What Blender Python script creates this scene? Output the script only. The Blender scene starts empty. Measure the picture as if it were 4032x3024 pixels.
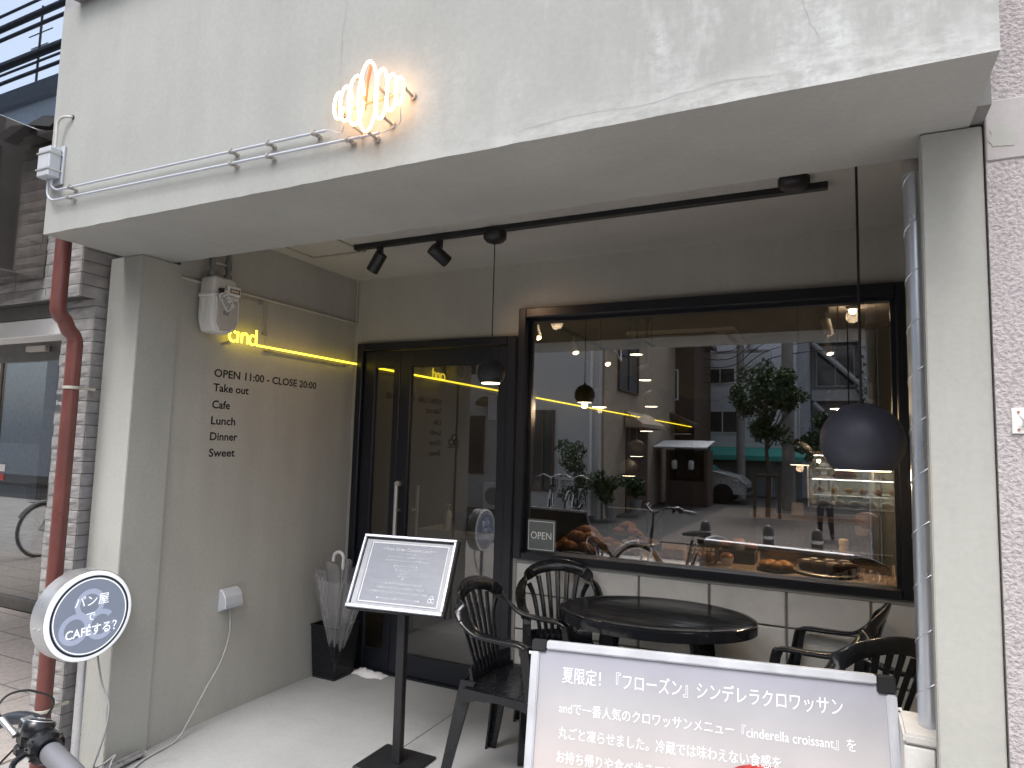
import bpy, bmesh, math, random
from mathutils import Vector as V, Matrix as MX, Euler
import numpy as np
random.seed(7); np.random.seed(7)
R=math.radians; PI=math.pi
S=bpy.context.scene
COL=S.collection
EXPO=1.25; SPOTW=1.5; PENDW=1; ROOMW=1.8; CASEW=6; SILLW=5; TRACKW=3   # exposure and the wattage of the lit lamps
# ------------------------------------------------------------------ camera
cd=bpy.data.cameras.new('camera'); cam=bpy.data.objects.new('camera',cd); COL.objects.link(cam)
YAW,PITCH,ROLL=R(25.975),R(5.265),R(1.525)
fw=V((-math.sin(YAW)*math.cos(PITCH),math.cos(YAW)*math.cos(PITCH),math.sin(PITCH)))
rt=V((math.cos(YAW),math.sin(YAW),0)); up=rt.cross(fw)
rt,up=rt*math.cos(ROLL)+up*math.sin(ROLL), up*math.cos(ROLL)-rt*math.sin(ROLL)
cm=MX((rt,up,-fw)).transposed().to_4x4(); cm.translation=V((0,0,1.45))
cam.matrix_world=cm
cd.sensor_width=36; cd.lens=23.41; cd.clip_start=.02; cd.clip_end=400
S.camera=cam
# ------------------------------------------------------------------ sky, sun, exposure
w=bpy.data.worlds.new('World'); S.world=w; w.use_nodes=True
nt=w.node_tree; bg=nt.nodes['Background']
sky=nt.nodes.new('ShaderNodeTexSky'); sky.sky_type='NISHITA'; sky.sun_disc=False
sky.sun_elevation=R(58); sky.sun_rotation=R(180); sky.dust_density=4; sky.ozone_density=1; sky.air_density=1
hs=nt.nodes.new('ShaderNodeHueSaturation'); hs.inputs['Saturation'].default_value=.42
nt.links.new(sky.outputs[0],hs.inputs['Color']); nt.links.new(hs.outputs[0],bg.inputs['Color'])
bg.inputs['Strength'].default_value=.15
sl=bpy.data.lights.new('sun','SUN'); sun=bpy.data.objects.new('sun',sl); COL.objects.link(sun)
sl.energy=1.0; sl.angle=R(25); sl.color=(1,.985,.965); sun.rotation_euler=(R(32),0,0); sun.location=(0,-6,12)
S.view_settings.view_transform='Standard'; S.view_settings.look='None'; S.view_settings.exposure=EXPO; S.view_settings.gamma=1
S.view_settings.use_curve_mapping=False
S.cycles.use_denoising=True; S.cycles.max_bounces=7; S.cycles.diffuse_bounces=4; S.cycles.glossy_bounces=4; S.cycles.transparent_max_bounces=12
S.cycles.sample_clamp_indirect=6; S.cycles.caustics_reflective=False; S.cycles.caustics_refractive=False; S.cycles.blur_glossy=.5
# ------------------------------------------------------------------ mesh helpers
class B:
    def __init__(s): s.v=[]; s.f=[]
    def add(s,vs,fs,M=None):
        o=len(s.v)
        s.v+=[tuple(M@V(p)) if M else tuple(p) for p in vs]; s.f+=[tuple(o+i for i in f) for f in fs]; return s
    def box(s,x0,x1,y0,y1,z0,z1,M=None):
        return s.add([(x0,y0,z0),(x1,y0,z0),(x1,y1,z0),(x0,y1,z0),(x0,y0,z1),(x1,y0,z1),(x1,y1,z1),(x0,y1,z1)],
            [(3,2,1,0),(4,5,6,7),(0,1,5,4),(1,2,6,5),(2,3,7,6),(3,0,4,7)],M)
    def loft(s,rings,cap=True,closed=False,M=None):
        n=len(rings[0]); vs=[p for r in rings for p in r]; fs=[]; m=len(rings)
        for i in range(m if closed else m-1):
            a=i*n; b=((i+1)%m)*n
            for k in range(n): fs.append((a+k,a+(k+1)%n,b+(k+1)%n,b+k))
        if cap and not closed: fs.append(tuple(range(n-1,-1,-1))); fs.append(tuple((m-1)*n+k for k in range(n)))
        return s.add(vs,fs,M)
    def tube(s,path,r,seg=8,closed=False,M=None,cap=True):
        path=[V(p) for p in path]; n=len(path); rs=r if isinstance(r,(list,tuple)) else [r]*n
        T=[]
        for i in range(n):
            a=path[(i-1)%n] if (closed or i>0) else path[i]; b=path[(i+1)%n] if (closed or i<n-1) else path[i]
            d=b-a; T.append(d.normalized() if d.length>1e-9 else V((0,0,1)))
        ref=V((0,0,1)) if abs(T[0].z)<.9 else V((1,0,0)); nn=(ref-T[0]*ref.dot(T[0])).normalized(); rings=[]
        for i in range(n):
            nn=nn-T[i]*nn.dot(T[i]); nn.normalize(); bb=T[i].cross(nn)
            rings.append([path[i]+(nn*math.cos(2*PI*k/seg)+bb*math.sin(2*PI*k/seg))*rs[i] for k in range(seg)])
        return s.loft(rings,cap,closed,M)
    def cyl(s,a,b,r,seg=16,r2=None,M=None): return s.tube([a,b],[r,r if r2 is None else r2],seg,M=M)
    def lathe(s,prof,seg=24,M=None,cap=True):
        rings=[[(max(r,1e-4)*math.cos(2*PI*k/seg),max(r,1e-4)*math.sin(2*PI*k/seg),z) for k in range(seg)] for r,z in prof]
        return s.loft(rings,cap,False,M)
    def prism(s,pts,a,b,axis='z',M=None):
        f={'z':lambda p,t:(p[0],p[1],t),'y':lambda p,t:(p[0],t,p[1]),'x':lambda p,t:(t,p[0],p[1])}[axis]
        return s.loft([[f(p,a) for p in pts],[f(p,b) for p in pts]],True,False,M)
    def ball(s,c,r,sx=1,sy=1,sz=1,seg=14,rings=9,M=None):
        prof=[(math.sin(PI*i/rings)*r,-math.cos(PI*i/rings)*r) for i in range(rings+1)]
        T=MX.Translation(V(c))@MX.Diagonal((sx,sy,sz,1))
        return s.lathe(prof,seg,(M@T) if M else T)
def mesh(name,b,mats,smooth=None,bevel=0,bseg=1):
    me=bpy.data.meshes.new(name); me.from_pydata(b.v,[],b.f); bm=bmesh.new(); bm.from_mesh(me)
    bmesh.ops.recalc_face_normals(bm,faces=bm.faces)
    if bevel: bmesh.ops.bevel(bm,geom=bm.edges[:],offset=bevel,segments=bseg,affect='EDGES',clamp_overlap=True)
    bm.to_mesh(me); bm.free()
    for m in (mats if isinstance(mats,list) else [mats]): me.materials.append(m)
    if smooth:
        me.polygons.foreach_set('use_smooth',[True]*len(me.polygons)); me.set_sharp_from_angle(angle=R(smooth))
    return me
def put(name,me,parent=None):
    o=bpy.data.objects.new(name,me); COL.objects.link(o)
    if parent:
        o.parent=parent
        if parent.type=='EMPTY' and parent.rotation_euler.z==0: o.location=-parent.location
    return o
def obj(name,b,mat,parent=None,smooth=None,bevel=0,bseg=1): return put(name,mesh(name,b,mat,smooth,bevel,bseg),parent)
def tag(o,label,cat,group=None):
    o['label']=label; o['category']=cat
    if group: o['group']=group
    return o
def thing(name,label,cat,loc=(0,0,0),group=None):
    o=bpy.data.objects.new(name,None); COL.objects.link(o); o.location=loc; o.empty_display_size=.1
    return tag(o,label,cat,group)
def struct(name,b,mat,**k):
    o=obj(name,b,mat,**k); o['kind']='structure'; return o
def place(o,loc,rz=0): o.location=loc; o.rotation_euler=(0,0,rz); return o
def dup(o,loc,rz,label=None,group=None,scale=None):
    def cp(a,par):
        c=a.copy(); COL.objects.link(c); c.parent=par
        for ch in [x for x in ALLC.get(a.name,[])]: cp(ch,c)
        return c
    global ALLC
    ALLC={}
    for x in bpy.data.objects:
        if x.parent: ALLC.setdefault(x.parent.name,[]).append(x)
    r=cp(o,None); r.location=loc; r.rotation_euler=(0,0,rz)
    if scale: r.scale=(scale,)*3
    if label: r['label']=label
    if group: r['group']=group
    return r
def arc(c,r,a0,a1,n,u,v): 
    c,u,v=V(c),V(u),V(v); return [c+(u*math.cos(a0+(a1-a0)*i/n)+v*math.sin(a0+(a1-a0)*i/n))*r for i in range(n+1)]
def smoothpath(pts,n=6):
    pts=[V(p) for p in pts]; out=[]
    for i in range(len(pts)-1):
        p0=pts[max(i-1,0)];p1=pts[i];p2=pts[i+1];p3=pts[min(i+2,len(pts)-1)]
        for k in range(n):
            t=k/n; out.append(.5*((2*p1)+(p2-p0)*t+(2*p0-5*p1+4*p2-p3)*t*t+(3*p1-p0-3*p2+p3)*t**3))
    out.append(pts[-1]); return out
# ------------------------------------------------------------------ material helpers
def newmat(name):
    m=bpy.data.materials.new(name); m.use_nodes=True; n=m.node_tree; return m,n,n.nodes['Principled BSDF']
def nd(n,t,**k):
    o=n.nodes.new(t)
    for a,b in k.items(): setattr(o,a,b)
    return o
def c4(c): return (c[0],c[1],c[2],1)
def noise(n,scale,detail=4,vec=None,rough=.55,stretch=None):
    tc=nd(n,'ShaderNodeTexCoord'); src=tc.outputs['Object']
    if stretch:
        mp=nd(n,'ShaderNodeMapping'); mp.inputs['Scale'].default_value=stretch; n.links.new(src,mp.inputs[0]); src=mp.outputs[0]
    t=nd(n,'ShaderNodeTexNoise'); t.inputs['Scale'].default_value=scale; t.inputs['Detail'].default_value=detail; t.inputs['Roughness'].default_value=rough
    n.links.new(src,t.inputs['Vector']); return t.outputs[0]
def ramp(n,src,stops):
    r=nd(n,'ShaderNodeValToRGB'); e=r.color_ramp.elements
    while len(e)<len(stops): e.new(.5)
    for el,(p,c) in zip(e,stops): el.position=p; el.color=c4(c) if hasattr(c,'__len__') else (c,c,c,1)
    n.links.new(src,r.inputs[0]); return r.outputs[0]
def mixc(n,a,b,f,mode='MIX'):
    m=nd(n,'ShaderNodeMix',data_type='RGBA',blend_type=mode)
    for i,s in ((6,a),(7,b)):
        if hasattr(s,'links') or hasattr(s,'is_linked'): n.links.new(s,m.inputs[i])
        else: m.inputs[i].default_value=c4(s)
    if hasattr(f,'is_linked'): n.links.new(f,m.inputs[0])
    else: m.inputs[0].default_value=f
    return m.outputs[2]
def bump(n,bs,src,strength,dist=.01,prev=None):
    b=nd(n,'ShaderNodeBump'); b.inputs['Strength'].default_value=strength; b.inputs['Distance'].default_value=dist
    n.links.new(src,b.inputs['Height'])
    if prev: n.links.new(prev,b.inputs['Normal'])
    n.links.new(b.outputs[0],bs.inputs['Normal']); return b.outputs[0]
def mat(name,col,rough=.5,metal=0,var=.12,vscale=6,bmp=0,bscale=60,coat=0,emit=None,es=0,rv=.1,col2=None,trans=0,spec=.5):
    m,n,b=newmat(name)
    f=noise(n,vscale,3)
    c2=col2 or tuple(max(0,x*(1-var)) for x in col); c1=tuple(min(1,x*(1+var*.6)) for x in col) if not col2 else col
    n.links.new(ramp(n,f,[(.3,c2),(.7,c1)]),b.inputs['Base Color'])
    n.links.new(ramp(n,noise(n,vscale*2.3,2),[(.3,max(0,rough-rv)),(.7,min(1,rough+rv))]),b.inputs['Roughness'])
    b.inputs['Metallic'].default_value=metal; b.inputs['Coat Weight'].default_value=coat; b.inputs['Specular IOR Level'].default_value=spec
    if bmp: bump(n,b,noise(n,bscale,5),bmp,.004)
    if emit: b.inputs['Emission Color'].default_value=c4(emit); b.inputs['Emission Strength'].default_value=es
    return m
def emitter(name,col,s):
    m,n,b=newmat(name); b.inputs['Base Color'].default_value=c4((.8,.8,.8)); b.inputs['Roughness'].default_value=.3
    b.inputs['Emission Color'].default_value=c4(col); b.inputs['Emission Strength'].default_value=s; return m
def glass(name,refl,tint=(1,1,1),rough=0.0,power=5,opac=0,ocol=(.5,.5,.5),gcol=(1,1,1)):
    m,n,b=newmat(name); n.nodes.remove(b); out=n.nodes['Material Output']
    lw=nd(n,'ShaderNodeLayerWeight'); lw.inputs[0].default_value=.5
    p=nd(n,'ShaderNodeMath',operation='POWER'); n.links.new(lw.outputs['Facing'],p.inputs[0]); p.inputs[1].default_value=power
    mr=nd(n,'ShaderNodeMapRange'); mr.inputs[3].default_value=refl; mr.inputs[4].default_value=1; n.links.new(p.outputs[0],mr.inputs[0])
    t=nd(n,'ShaderNodeBsdfTransparent'); t.inputs[0].default_value=c4(tint)
    g=nd(n,'ShaderNodeBsdfGlossy'); g.inputs['Roughness'].default_value=rough; g.inputs[0].default_value=c4(gcol)
    src=t.outputs[0]
    if opac:
        d=nd(n,'ShaderNodeBsdfDiffuse'); d.inputs[0].default_value=c4(ocol); mm=nd(n,'ShaderNodeMixShader'); mm.inputs[0].default_value=opac
        n.links.new(src,mm.inputs[1]); n.links.new(d.outputs[0],mm.inputs[2]); src=mm.outputs[0]
    mx=nd(n,'ShaderNodeMixShader'); n.links.new(mr.outputs[0],mx.inputs[0]); n.links.new(src,mx.inputs[1]); n.links.new(g.outputs[0],mx.inputs[2])
    n.links.new(mx.outputs[0],out.inputs[0]); return m
def mortar(name,base,stain=.5,white=0,streak=.35,bmp=.25):
    m,n,b=newmat(name)
    d=tuple(x*.89 for x in base); l=tuple(min(1,x*1.06) for x in base)
    c=ramp(n,noise(n,1.7,4,rough=.6),[(.32,d),(.68,l)])
    c=mixc(n,c,ramp(n,noise(n,1,3,stretch=(7,7,.8)),[(.35,tuple(x*.90 for x in base)),(.65,tuple(min(1,x*1.06) for x in base))]),streak)
    c=mixc(n,c,ramp(n,noise(n,55,2),[(.3,.44),(.7,.56)]),.3,'OVERLAY')
    c=mixc(n,c,tuple(x*.78 for x in base),mulf(n,ramp(n,noise(n,3.1,5,rough=.68),[(.6,0),(.72,1)]),stain))
    if white:
        tc=nd(n,'ShaderNodeTexCoord'); sp=nd(n,'ShaderNodeSeparateXYZ'); n.links.new(tc.outputs['Object'],sp.inputs[0])
        mr=nd(n,'ShaderNodeMapRange'); mr.inputs[1].default_value=-1.5; mr.inputs[2].default_value=-.1; n.links.new(sp.outputs[0],mr.inputs[0])
        k=ramp(n,noise(n,1.5,6,rough=.7,stretch=(3.2,3.2,.75)),[(.50,0),(.66,1)])
        k=mulf(n,k,ramp(n,noise(n,26,3,rough=.7,stretch=(1,1,1.6)),[(.38,.15),(.6,1)]))
        mm=nd(n,'ShaderNodeMath',operation='MULTIPLY'); n.links.new(k,mm.inputs[0]); n.links.new(mr.outputs[0],mm.inputs[1])
        c=mixc(n,c,(.66,.68,.7),mulf(n,mm.outputs[0],white))
        # chalky bloom along the lower lip
        ml=nd(n,'ShaderNodeMapRange'); ml.inputs[1].default_value=2.42; ml.inputs[2].default_value=2.31; n.links.new(sp.outputs[2],ml.inputs[0])
        m3=nd(n,'ShaderNodeMath',operation='MULTIPLY'); n.links.new(ml.outputs[0],m3.inputs[0]); n.links.new(ramp(n,noise(n,9,4,rough=.7,stretch=(1,1,2.5)),[(.42,0),(.62,1)]),m3.inputs[1])
        c=mixc(n,c,(.60,.61,.61),mulf(n,mulf(n,m3.outputs[0],.6),mr.outputs[0]))
    n.links.new(c,b.inputs['Base Color']); b.inputs['Roughness'].default_value=.85; b.inputs['Specular IOR Level'].default_value=.25
    p=bump(n,b,noise(n,5,3,rough=.5),bmp*.35,.012); bump(n,b,noise(n,90,2),bmp*.4,.003,p)
    return m
def mulf(n,a,k):
    m=nd(n,'ShaderNodeMath',operation='MULTIPLY'); n.links.new(a,m.inputs[0])
    if hasattr(k,'is_linked'): n.links.new(k,m.inputs[1])
    else: m.inputs[1].default_value=k
    return m.outputs[0]
# ------------------------------------------------------------------ text helper
def text(name,s,mt,parent,origin,ux,uy,height=None,width=None,align='LEFT',depth=.0008,bold=0,loc_local=False,space=1):
    """flat lettering; origin = baseline start (or centre), ux / uy unit directions in the world"""
    cu=bpy.data.curves.new(name,'FONT'); cu.body=s; cu.align_x=align; cu.size=1; cu.resolution_u=3; cu.offset=bold; cu.space_character=space
    o=bpy.data.objects.new(name,cu); COL.objects.link(o)
    me=bpy.data.meshes.new_from_object(o.evaluated_get(bpy.context.evaluated_depsgraph_get()))
    bpy.data.objects.remove(o); bpy.data.curves.remove(cu)
    me.name=name; n=len(me.vertices)
    co=np.zeros(n*3,np.float32); me.vertices.foreach_get('co',co); co=co.reshape(-1,3)
    wd=co[:,0].max()-co[:,0].min() if n else 1
    sx=sy=height if height else width/wd
    if width and height: sx=width/wd
    x0={'LEFT':co[:,0].min(),'CENTER':(co[:,0].min()+co[:,0].max())/2}[align] if n else 0
    ux,uy,og=V(ux),V(uy),V(origin); uz=ux.cross(uy)
    a=np.array([ux*sx,uy*sy,uz]); p=co.copy(); p[:,0]-=x0; p[:,2]=depth
    p=p@np.array(a,np.float32)+np.array(og,np.float32)
    me.vertices.foreach_set('co',p.astype(np.float32).ravel()); me.update()
    me.materials.clear(); me.materials.append(mt)
    return put(name,me,parent)
# ------------------------------------------------------------------ materials
G=(.40,.40,.385)
M_fascia=mortar('fascia_mortar',(.355,.366,.355),.3,white=.5,bmp=.12)
M_wall=mortar('wall_mortar',(.425,.418,.388),.35,streak=.5)
M_soffit=mortar('soffit_mortar',(.365,.372,.36),.3,streak=.1,bmp=.12)
M_pillar=mortar('pillar_mortar',(.40,.402,.375),.3,streak=.35)
M_floor=mortar('floor_concrete',(.335,.342,.345),.75,streak=0,bmp=.12)
M_block=mat('block_concrete',(.72,.715,.69),.9,var=.16,vscale=9,bmp=.35,bscale=70,col2=(.60,.60,.585))
M_joint=mat('joint_mortar',(.26,.26,.255),.95,bmp=.4)
M_frame=mat('black_frame',(.011,.013,.020),.34,var=.05,spec=.5,rv=.02)
M_black=mat('black_metal',(.012,.012,.014),.45,var=.2)
M_plast=mat('black_plastic',(.010,.011,.014),.22,var=.3,vscale=14,bmp=.05,bscale=120,rv=.08)
M_cord=mat('black_cord',(.012,.012,.014),.6)
M_alu=mat('aluminium',(.62,.63,.66),.32,.9,var=.06,vscale=20,rv=.06)
M_steel=mat('brushed_steel',(.70,.70,.69),.33,.8,var=.04,vscale=30,rv=.03)
M_galv=mat('galvanised_steel',(.62,.66,.72),.30,.88,var=.05,vscale=4,rv=.03)
M_white=mat('white_paint',(.78,.78,.77),.5,var=.05)
M_wpla=mat('white_plastic',(.72,.72,.70),.4,var=.05)
M_grpla=mat('grey_plastic',(.30,.305,.31),.45,var=.06)
M_lgrey=mat('light_grey_metal',(.52,.55,.60),.4,.2,var=.05)
M_conduit=mat('grey_conduit',(.50,.53,.60),.4,.1,var=.05)
M_ink=mat('black_ink',(.01,.01,.011),.6)
M_paperink=mat('white_ink',(.86,.87,.90),.55,var=.02)
M_glass=glass('window_glass',.245,(.78,.78,.78))
M_dglass=glass('door_glass',.11,(.60,.60,.60))
M_sglass=glass('mirror_coated_glass',.55,(.35,.38,.43),gcol=(.80,.89,1))
M_nglass=glass('automatic_door_glass',.24,(.45,.47,.47))
M_acryl=glass('clear_acrylic',.06,(.97,.97,.98))
M_vinyl=glass('clear_vinyl',.08,(.9,.9,.92),.15,4,.22,(.6,.6,.62))
M_mesh=glass('black_wire_mesh',.02,(.7,.7,.7),.4,5,.72,(.012,.013,.018))
M_stone=mat('split_stone',(.37,.358,.355),.9,var=.25,vscale=14,bmp=.7,bscale=34,col2=(.25,.243,.242))
M_stonej=mat('stone_joint',(.05,.05,.055),.9)
M_red=mat('red_brown_pipe',(.150,.048,.040),.36,var=.2,vscale=5,col2=(.105,.036,.033),rv=.1)
M_stucco=None
M_warm=emitter('warm_lamp',(1,.72,.38),9)
M_warmlo=emitter('warm_diffuser',(1,.80,.50),5)
M_orange=emitter('orange_neon',(1,.52,.21),4.0)
M_yellow=emitter('yellow_neon',(1,.74,.02),1.7)
M_clip=mat('clear_clip',(.35,.33,.30),.2,var=.2)
M_ceil=mortar('ceiling_board',(.50,.49,.465),.2,streak=.1)
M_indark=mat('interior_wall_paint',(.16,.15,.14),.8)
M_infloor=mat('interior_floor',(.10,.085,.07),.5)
M_wood=mat('light_wood',(.42,.27,.15),.5,var=.25,vscale=4)
def stucco():
    m,n,b=newmat('pink_stucco')
    k=noise(n,105,3,rough=.55)
    n.links.new(ramp(n,k,[(.36,(.33,.305,.312)),(.58,(.45,.415,.42))]),b.inputs['Base Color']); b.inputs['Roughness'].default_value=.9
    bump(n,b,k,.6,.014); return m
M_stucco=stucco()
M_smooth=mortar('smooth_pink_band',(.42,.395,.40),.3)
def paving(name,a,bcol,joint,sx,sy,rot=0,off=.5,mort=.012):
    m,n,b=newmat(name); tc=nd(n,'ShaderNodeTexCoord'); mp=nd(n,'ShaderNodeMapping'); mp.inputs['Rotation'].default_value=(0,0,rot)
    n.links.new(tc.outputs['Object'],mp.inputs[0]); t=nd(n,'ShaderNodeTexBrick'); n.links.new(mp.outputs[0],t.inputs[0])
    t.inputs['Color1'].default_value=c4(a); t.inputs['Color2'].default_value=c4(bcol); t.inputs['Mortar'].default_value=c4(joint)
    t.inputs['Scale'].default_value=1; t.inputs['Brick Width'].default_value=sx; t.inputs['Row Height'].default_value=sy; t.inputs['Mortar Size'].default_value=mort; t.offset=off
    c=mixc(n,t.outputs[0],ramp(n,noise(n,45,5),[(.3,.36),(.7,.64)]),.6,'OVERLAY'); n.links.new(c,b.inputs['Base Color']); b.inputs['Roughness'].default_value=.85
    iv=nd(n,'ShaderNodeMath',operation='SUBTRACT'); iv.inputs[0].default_value=1; n.links.new(t.outputs['Fac'],iv.inputs[1]); bump(n,b,iv.outputs[0],.5,.006)
    return m
M_pave=paving('sidewalk_pavers',(.115,.098,.09),(.15,.128,.115),(.06,.055,.05),.22,.11)
M_porch=paving('porch_tiles',(.40,.36,.335),(.43,.385,.36),(.20,.18,.17),.6,.3,0,.5,.006)
M_asph=mat('asphalt',(.055,.055,.058),.9,var=.25,vscale=3,bmp=.4,bscale=150)
M_kerb=mat('kerb_stone',(.30,.30,.29),.9,bmp=.3)
# ------------------------------------------------------------------ ground
GZ=-.25
struct('ground',B().box(-160,160,-160,60,GZ-.4,GZ),M_asph)
struct('pavement',B().box(-40,40,-2.1,3.38,GZ-.002,-.062),paving('granite_pavement',(.36,.345,.33),(.42,.40,.385),(.2,.19,.18),.3,.3,0,.5,.006))
kb=B(); [kb.box(-40+2*i,-40+2*i+1.99,-2.25,-2.102,GZ-.001,-.07) for i in range(40)]
struct('kerb',kb,M_kerb,bevel=.01)
struct('far_pavement',B().box(-40,-5.2,-8.05,-5.6,GZ-.001,GZ+.09),M_pave)
struct('plaza_pavement',B().box(-3.0,12,-14,-5.2,GZ-.001,GZ+.02),M_pave)
# ------------------------------------------------------------------ café building (facade, alcove, room)
FY=1.635; ZB=2.305; WX=-2.945; BY=3.58; CZ=2.55
cafe=thing('cafe_building','grey mortar café front with recessed terrace, overhanging beam, black door and wide window','building',(-1.4,2.6,0))
# fascia beam: front face as a dense uneven sheet so the lower lip is slightly wavy
def fascia():
    b=B(); nx=60; zs=[ZB,ZB+.05,ZB+.14,2.6,2.9,3.2,3.33]
    r=random.Random(3); wob=[r.uniform(-.0012,.0012) for _ in range(nx+1)]
    x0,x1=-3.07,.325
    def P(i,z,y): 
        lean=-.0*(z-ZB); return (x0+(x1-x0)*i/nx,y,z+(wob[i] if z==ZB else 0))
    fr=[[P(i,z,FY+(0.0008*math.sin(i*1.7+z*5))) for z in zs] for i in range(nx+1)]
    rings=[[*[fr[i][k] for k in range(len(zs))],P(i,3.33,2.165),P(i,ZB,2.165)] for i in range(nx+1)]
    b.loft(rings); return b
fb=obj('fascia_beam',fascia(),M_fascia,cafe,smooth=30); fb.data.materials.append(M_soffit)
for p in fb.data.polygons:
    if p.normal.z<-.7: p.material_index=1
# hairline cracks on the fascia, thin sunk grooves
def crack(pts,wd=.0004):
    b=B(); r=random.Random(len(pts)*7)
    p=smoothpath(pts,7); p=[q+V((r.uniform(-.004,.004),0,r.uniform(-.003,.003))) for q in p]
    for a,c in zip(p,p[1:]):
        t=(c-a).normalized(); nrm=V((-t.z,0,t.x))*wd
        b.add([a+nrm,a-nrm,c-nrm,c+nrm],[(0,1,2,3)])
    return b
M_crack=mat('crack_line',(.29,.295,.29),.95)
Fc=FY-.0015
for pts in ([(-1.454,Fc,3.2),(-1.452,Fc,2.92),(-1.46,Fc,2.7),(-1.455,Fc,2.52),(-1.462,Fc,2.32)],[(-.06,Fc,3.0),(-.04,Fc,2.78),(-.055,Fc,2.6),(-.05,Fc,2.5),(-.02,Fc,2.42)],
            [(-.8,Fc,2.335),(-.62,Fc,2.352),(-.42,Fc,2.345),(-.25,Fc,2.36),(-.12,Fc,2.352)]):
    obj('crack',crack(pts),M_crack,cafe)
obj('upper_wall',B().box(-3.07,.325,1.80,2.1,3.331,6.2),M_fascia,cafe)
obj('gap_filler',B().box(.3255,.3555,1.90,2.164,2.31,6.2),mat('gap_mortar',(.20,.20,.195),.95),cafe)
obj('ledge_moulding',B().tube([(-2.955,FY-.02,3.40),(.32,FY-.02,3.40)],.07,20),mat('ledge_concrete',(.28,.28,.275),.9,bmp=.4),cafe,smooth=40)
# pillars
obj('pillar',B().box(-3.165,-2.93,2.0,2.21,-.06,ZB-.002),M_pillar,cafe,bevel=.003,bseg=2)
obj('pillar',B().box(.215,.352,2.0,2.05,-.06,ZB-.002).box(.262,.35,2.051,2.17,-.06,ZB-.003),M_pillar,cafe,bevel=.003,bseg=2)
# terrace walls
obj('terrace_wall',B().box(-3.165,WX,2.212,BY+.15,-.06,2.80),M_wall,cafe)
obj('terrace_wall',B().box(.50,.60,2.172,BY+.15,-.06,2.80),M_wall,cafe)
obj('terrace_ceiling',B().box(WX,.50,2.166,BY,CZ,CZ+.12),M_ceil,cafe)
ac=B(); 
for q in ((-2.835,-2.815,2.30,3.02),(-2.455,-2.435,2.30,3.02),(-2.815,-2.455,3.0,3.02)): ac.box(q[0],q[1],q[2],q[3],CZ-.006,CZ+.001)
obj('access_panel_frame',ac,mat('panel_frame',(.36,.33,.29),.5),cafe)
# back wall with the two openings (door -2.9..-1.71, window -1.69..0.30)
bw=B(); T=BY+.15
bw.box(WX,-2.90,BY,T,-.06,CZ); bw.box(-2.90,-1.712,BY,T,2.108,CZ); bw.box(-1.712,-1.688,BY,T,-.06,CZ); bw.box(-1.688,.302,BY,T,2.262,CZ); bw.box(.302,.50,BY,T,-.06,CZ)
back=obj('back_wall',bw,M_wall,cafe)
obj('block_backing',B().box(-1.688,.301,BY+.008,T,-.06,.80),M_joint,back)
obj('sill_lip',B().box(-1.688,.499,BY-.012,BY+.0075,.775,.802),M_soffit,back,bevel=.003)
xs=[-1.686,-1.319,-.957,-.592,-.228,.134,.498]; zs=[-.05,.2,.402,.606,.778]
rb=random.Random(5)
for i in range(6):
    for k in range(4):
        e=rb.uniform(-.002,.002)
        obj('concrete_block',B().box(xs[i]+.006,xs[i+1]-.006,BY-.012+e,BY+.0075,zs[k]+.005,zs[k+1]-.005),M_block,back,bevel=.004)
# low block parapet behind the poster board, carrying the duct
low=obj('low_block_wall',B().box(.155,.262,2.135,2.30,-.06,.69),M_joint,cafe)
for k in range(4): obj('concrete_block',B().box(.150,.222,2.125,2.305,-.05+.186*k,.128+.186*k),M_block,low,bevel=.004)
obj('mortar_cap',B().box(.148,.262,2.12,2.31,.69,.718),mat('cap_mortar',(.58,.57,.55),.9,bmp=.8,bscale=25),low,bevel=.007,bseg=2)
# terrace floor: slab with a cast joint, slightly falling to the street
fl=B(); 
for x0,x1 in ((-2.944,-1.886),(-1.881,.499)):
    fl.prism([(x0,0)],0,0) if False else fl.add([(x0,1.62,-.045),(x1,1.62,-.045),(x1,2.6,0),(x0,2.6,0),(x1,BY+.3,0),(x0,BY+.3,0),(x0,1.62,-.2),(x1,1.62,-.2),(x1,BY+.3,-.2),(x0,BY+.3,-.2)],[(0,1,2,3),(3,2,4,5),(6,7,1,0),(7,8,4,2,1),(8,9,5,4),(9,6,0,3,5),(9,8,7,6)])
obj('terrace_floor',fl,M_floor,cafe)
# floor cracks
for pts in ([(-2.6,3.15,.0012),(-2.3,3.12,.0012),(-2.1,3.2,.0012),(-1.9,3.21,.0012)],[(-2.86,2.9,.0012),(-2.7,2.8,.0012),(-2.45,2.82,.0012)]):
    p=smoothpath(pts,6); b=B()
    for a,c in zip(p,p[1:]):
        t=(c-a).normalized(); q=V((-t.y,t.x,0))*.002; j=V((random.uniform(-.006,.006),random.uniform(-.006,.006),0)); b.add([a+q,a-q,c-q,c+q],[(0,1,2,3)])
    obj('floor_crack',b,M_crack,cafe)
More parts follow.
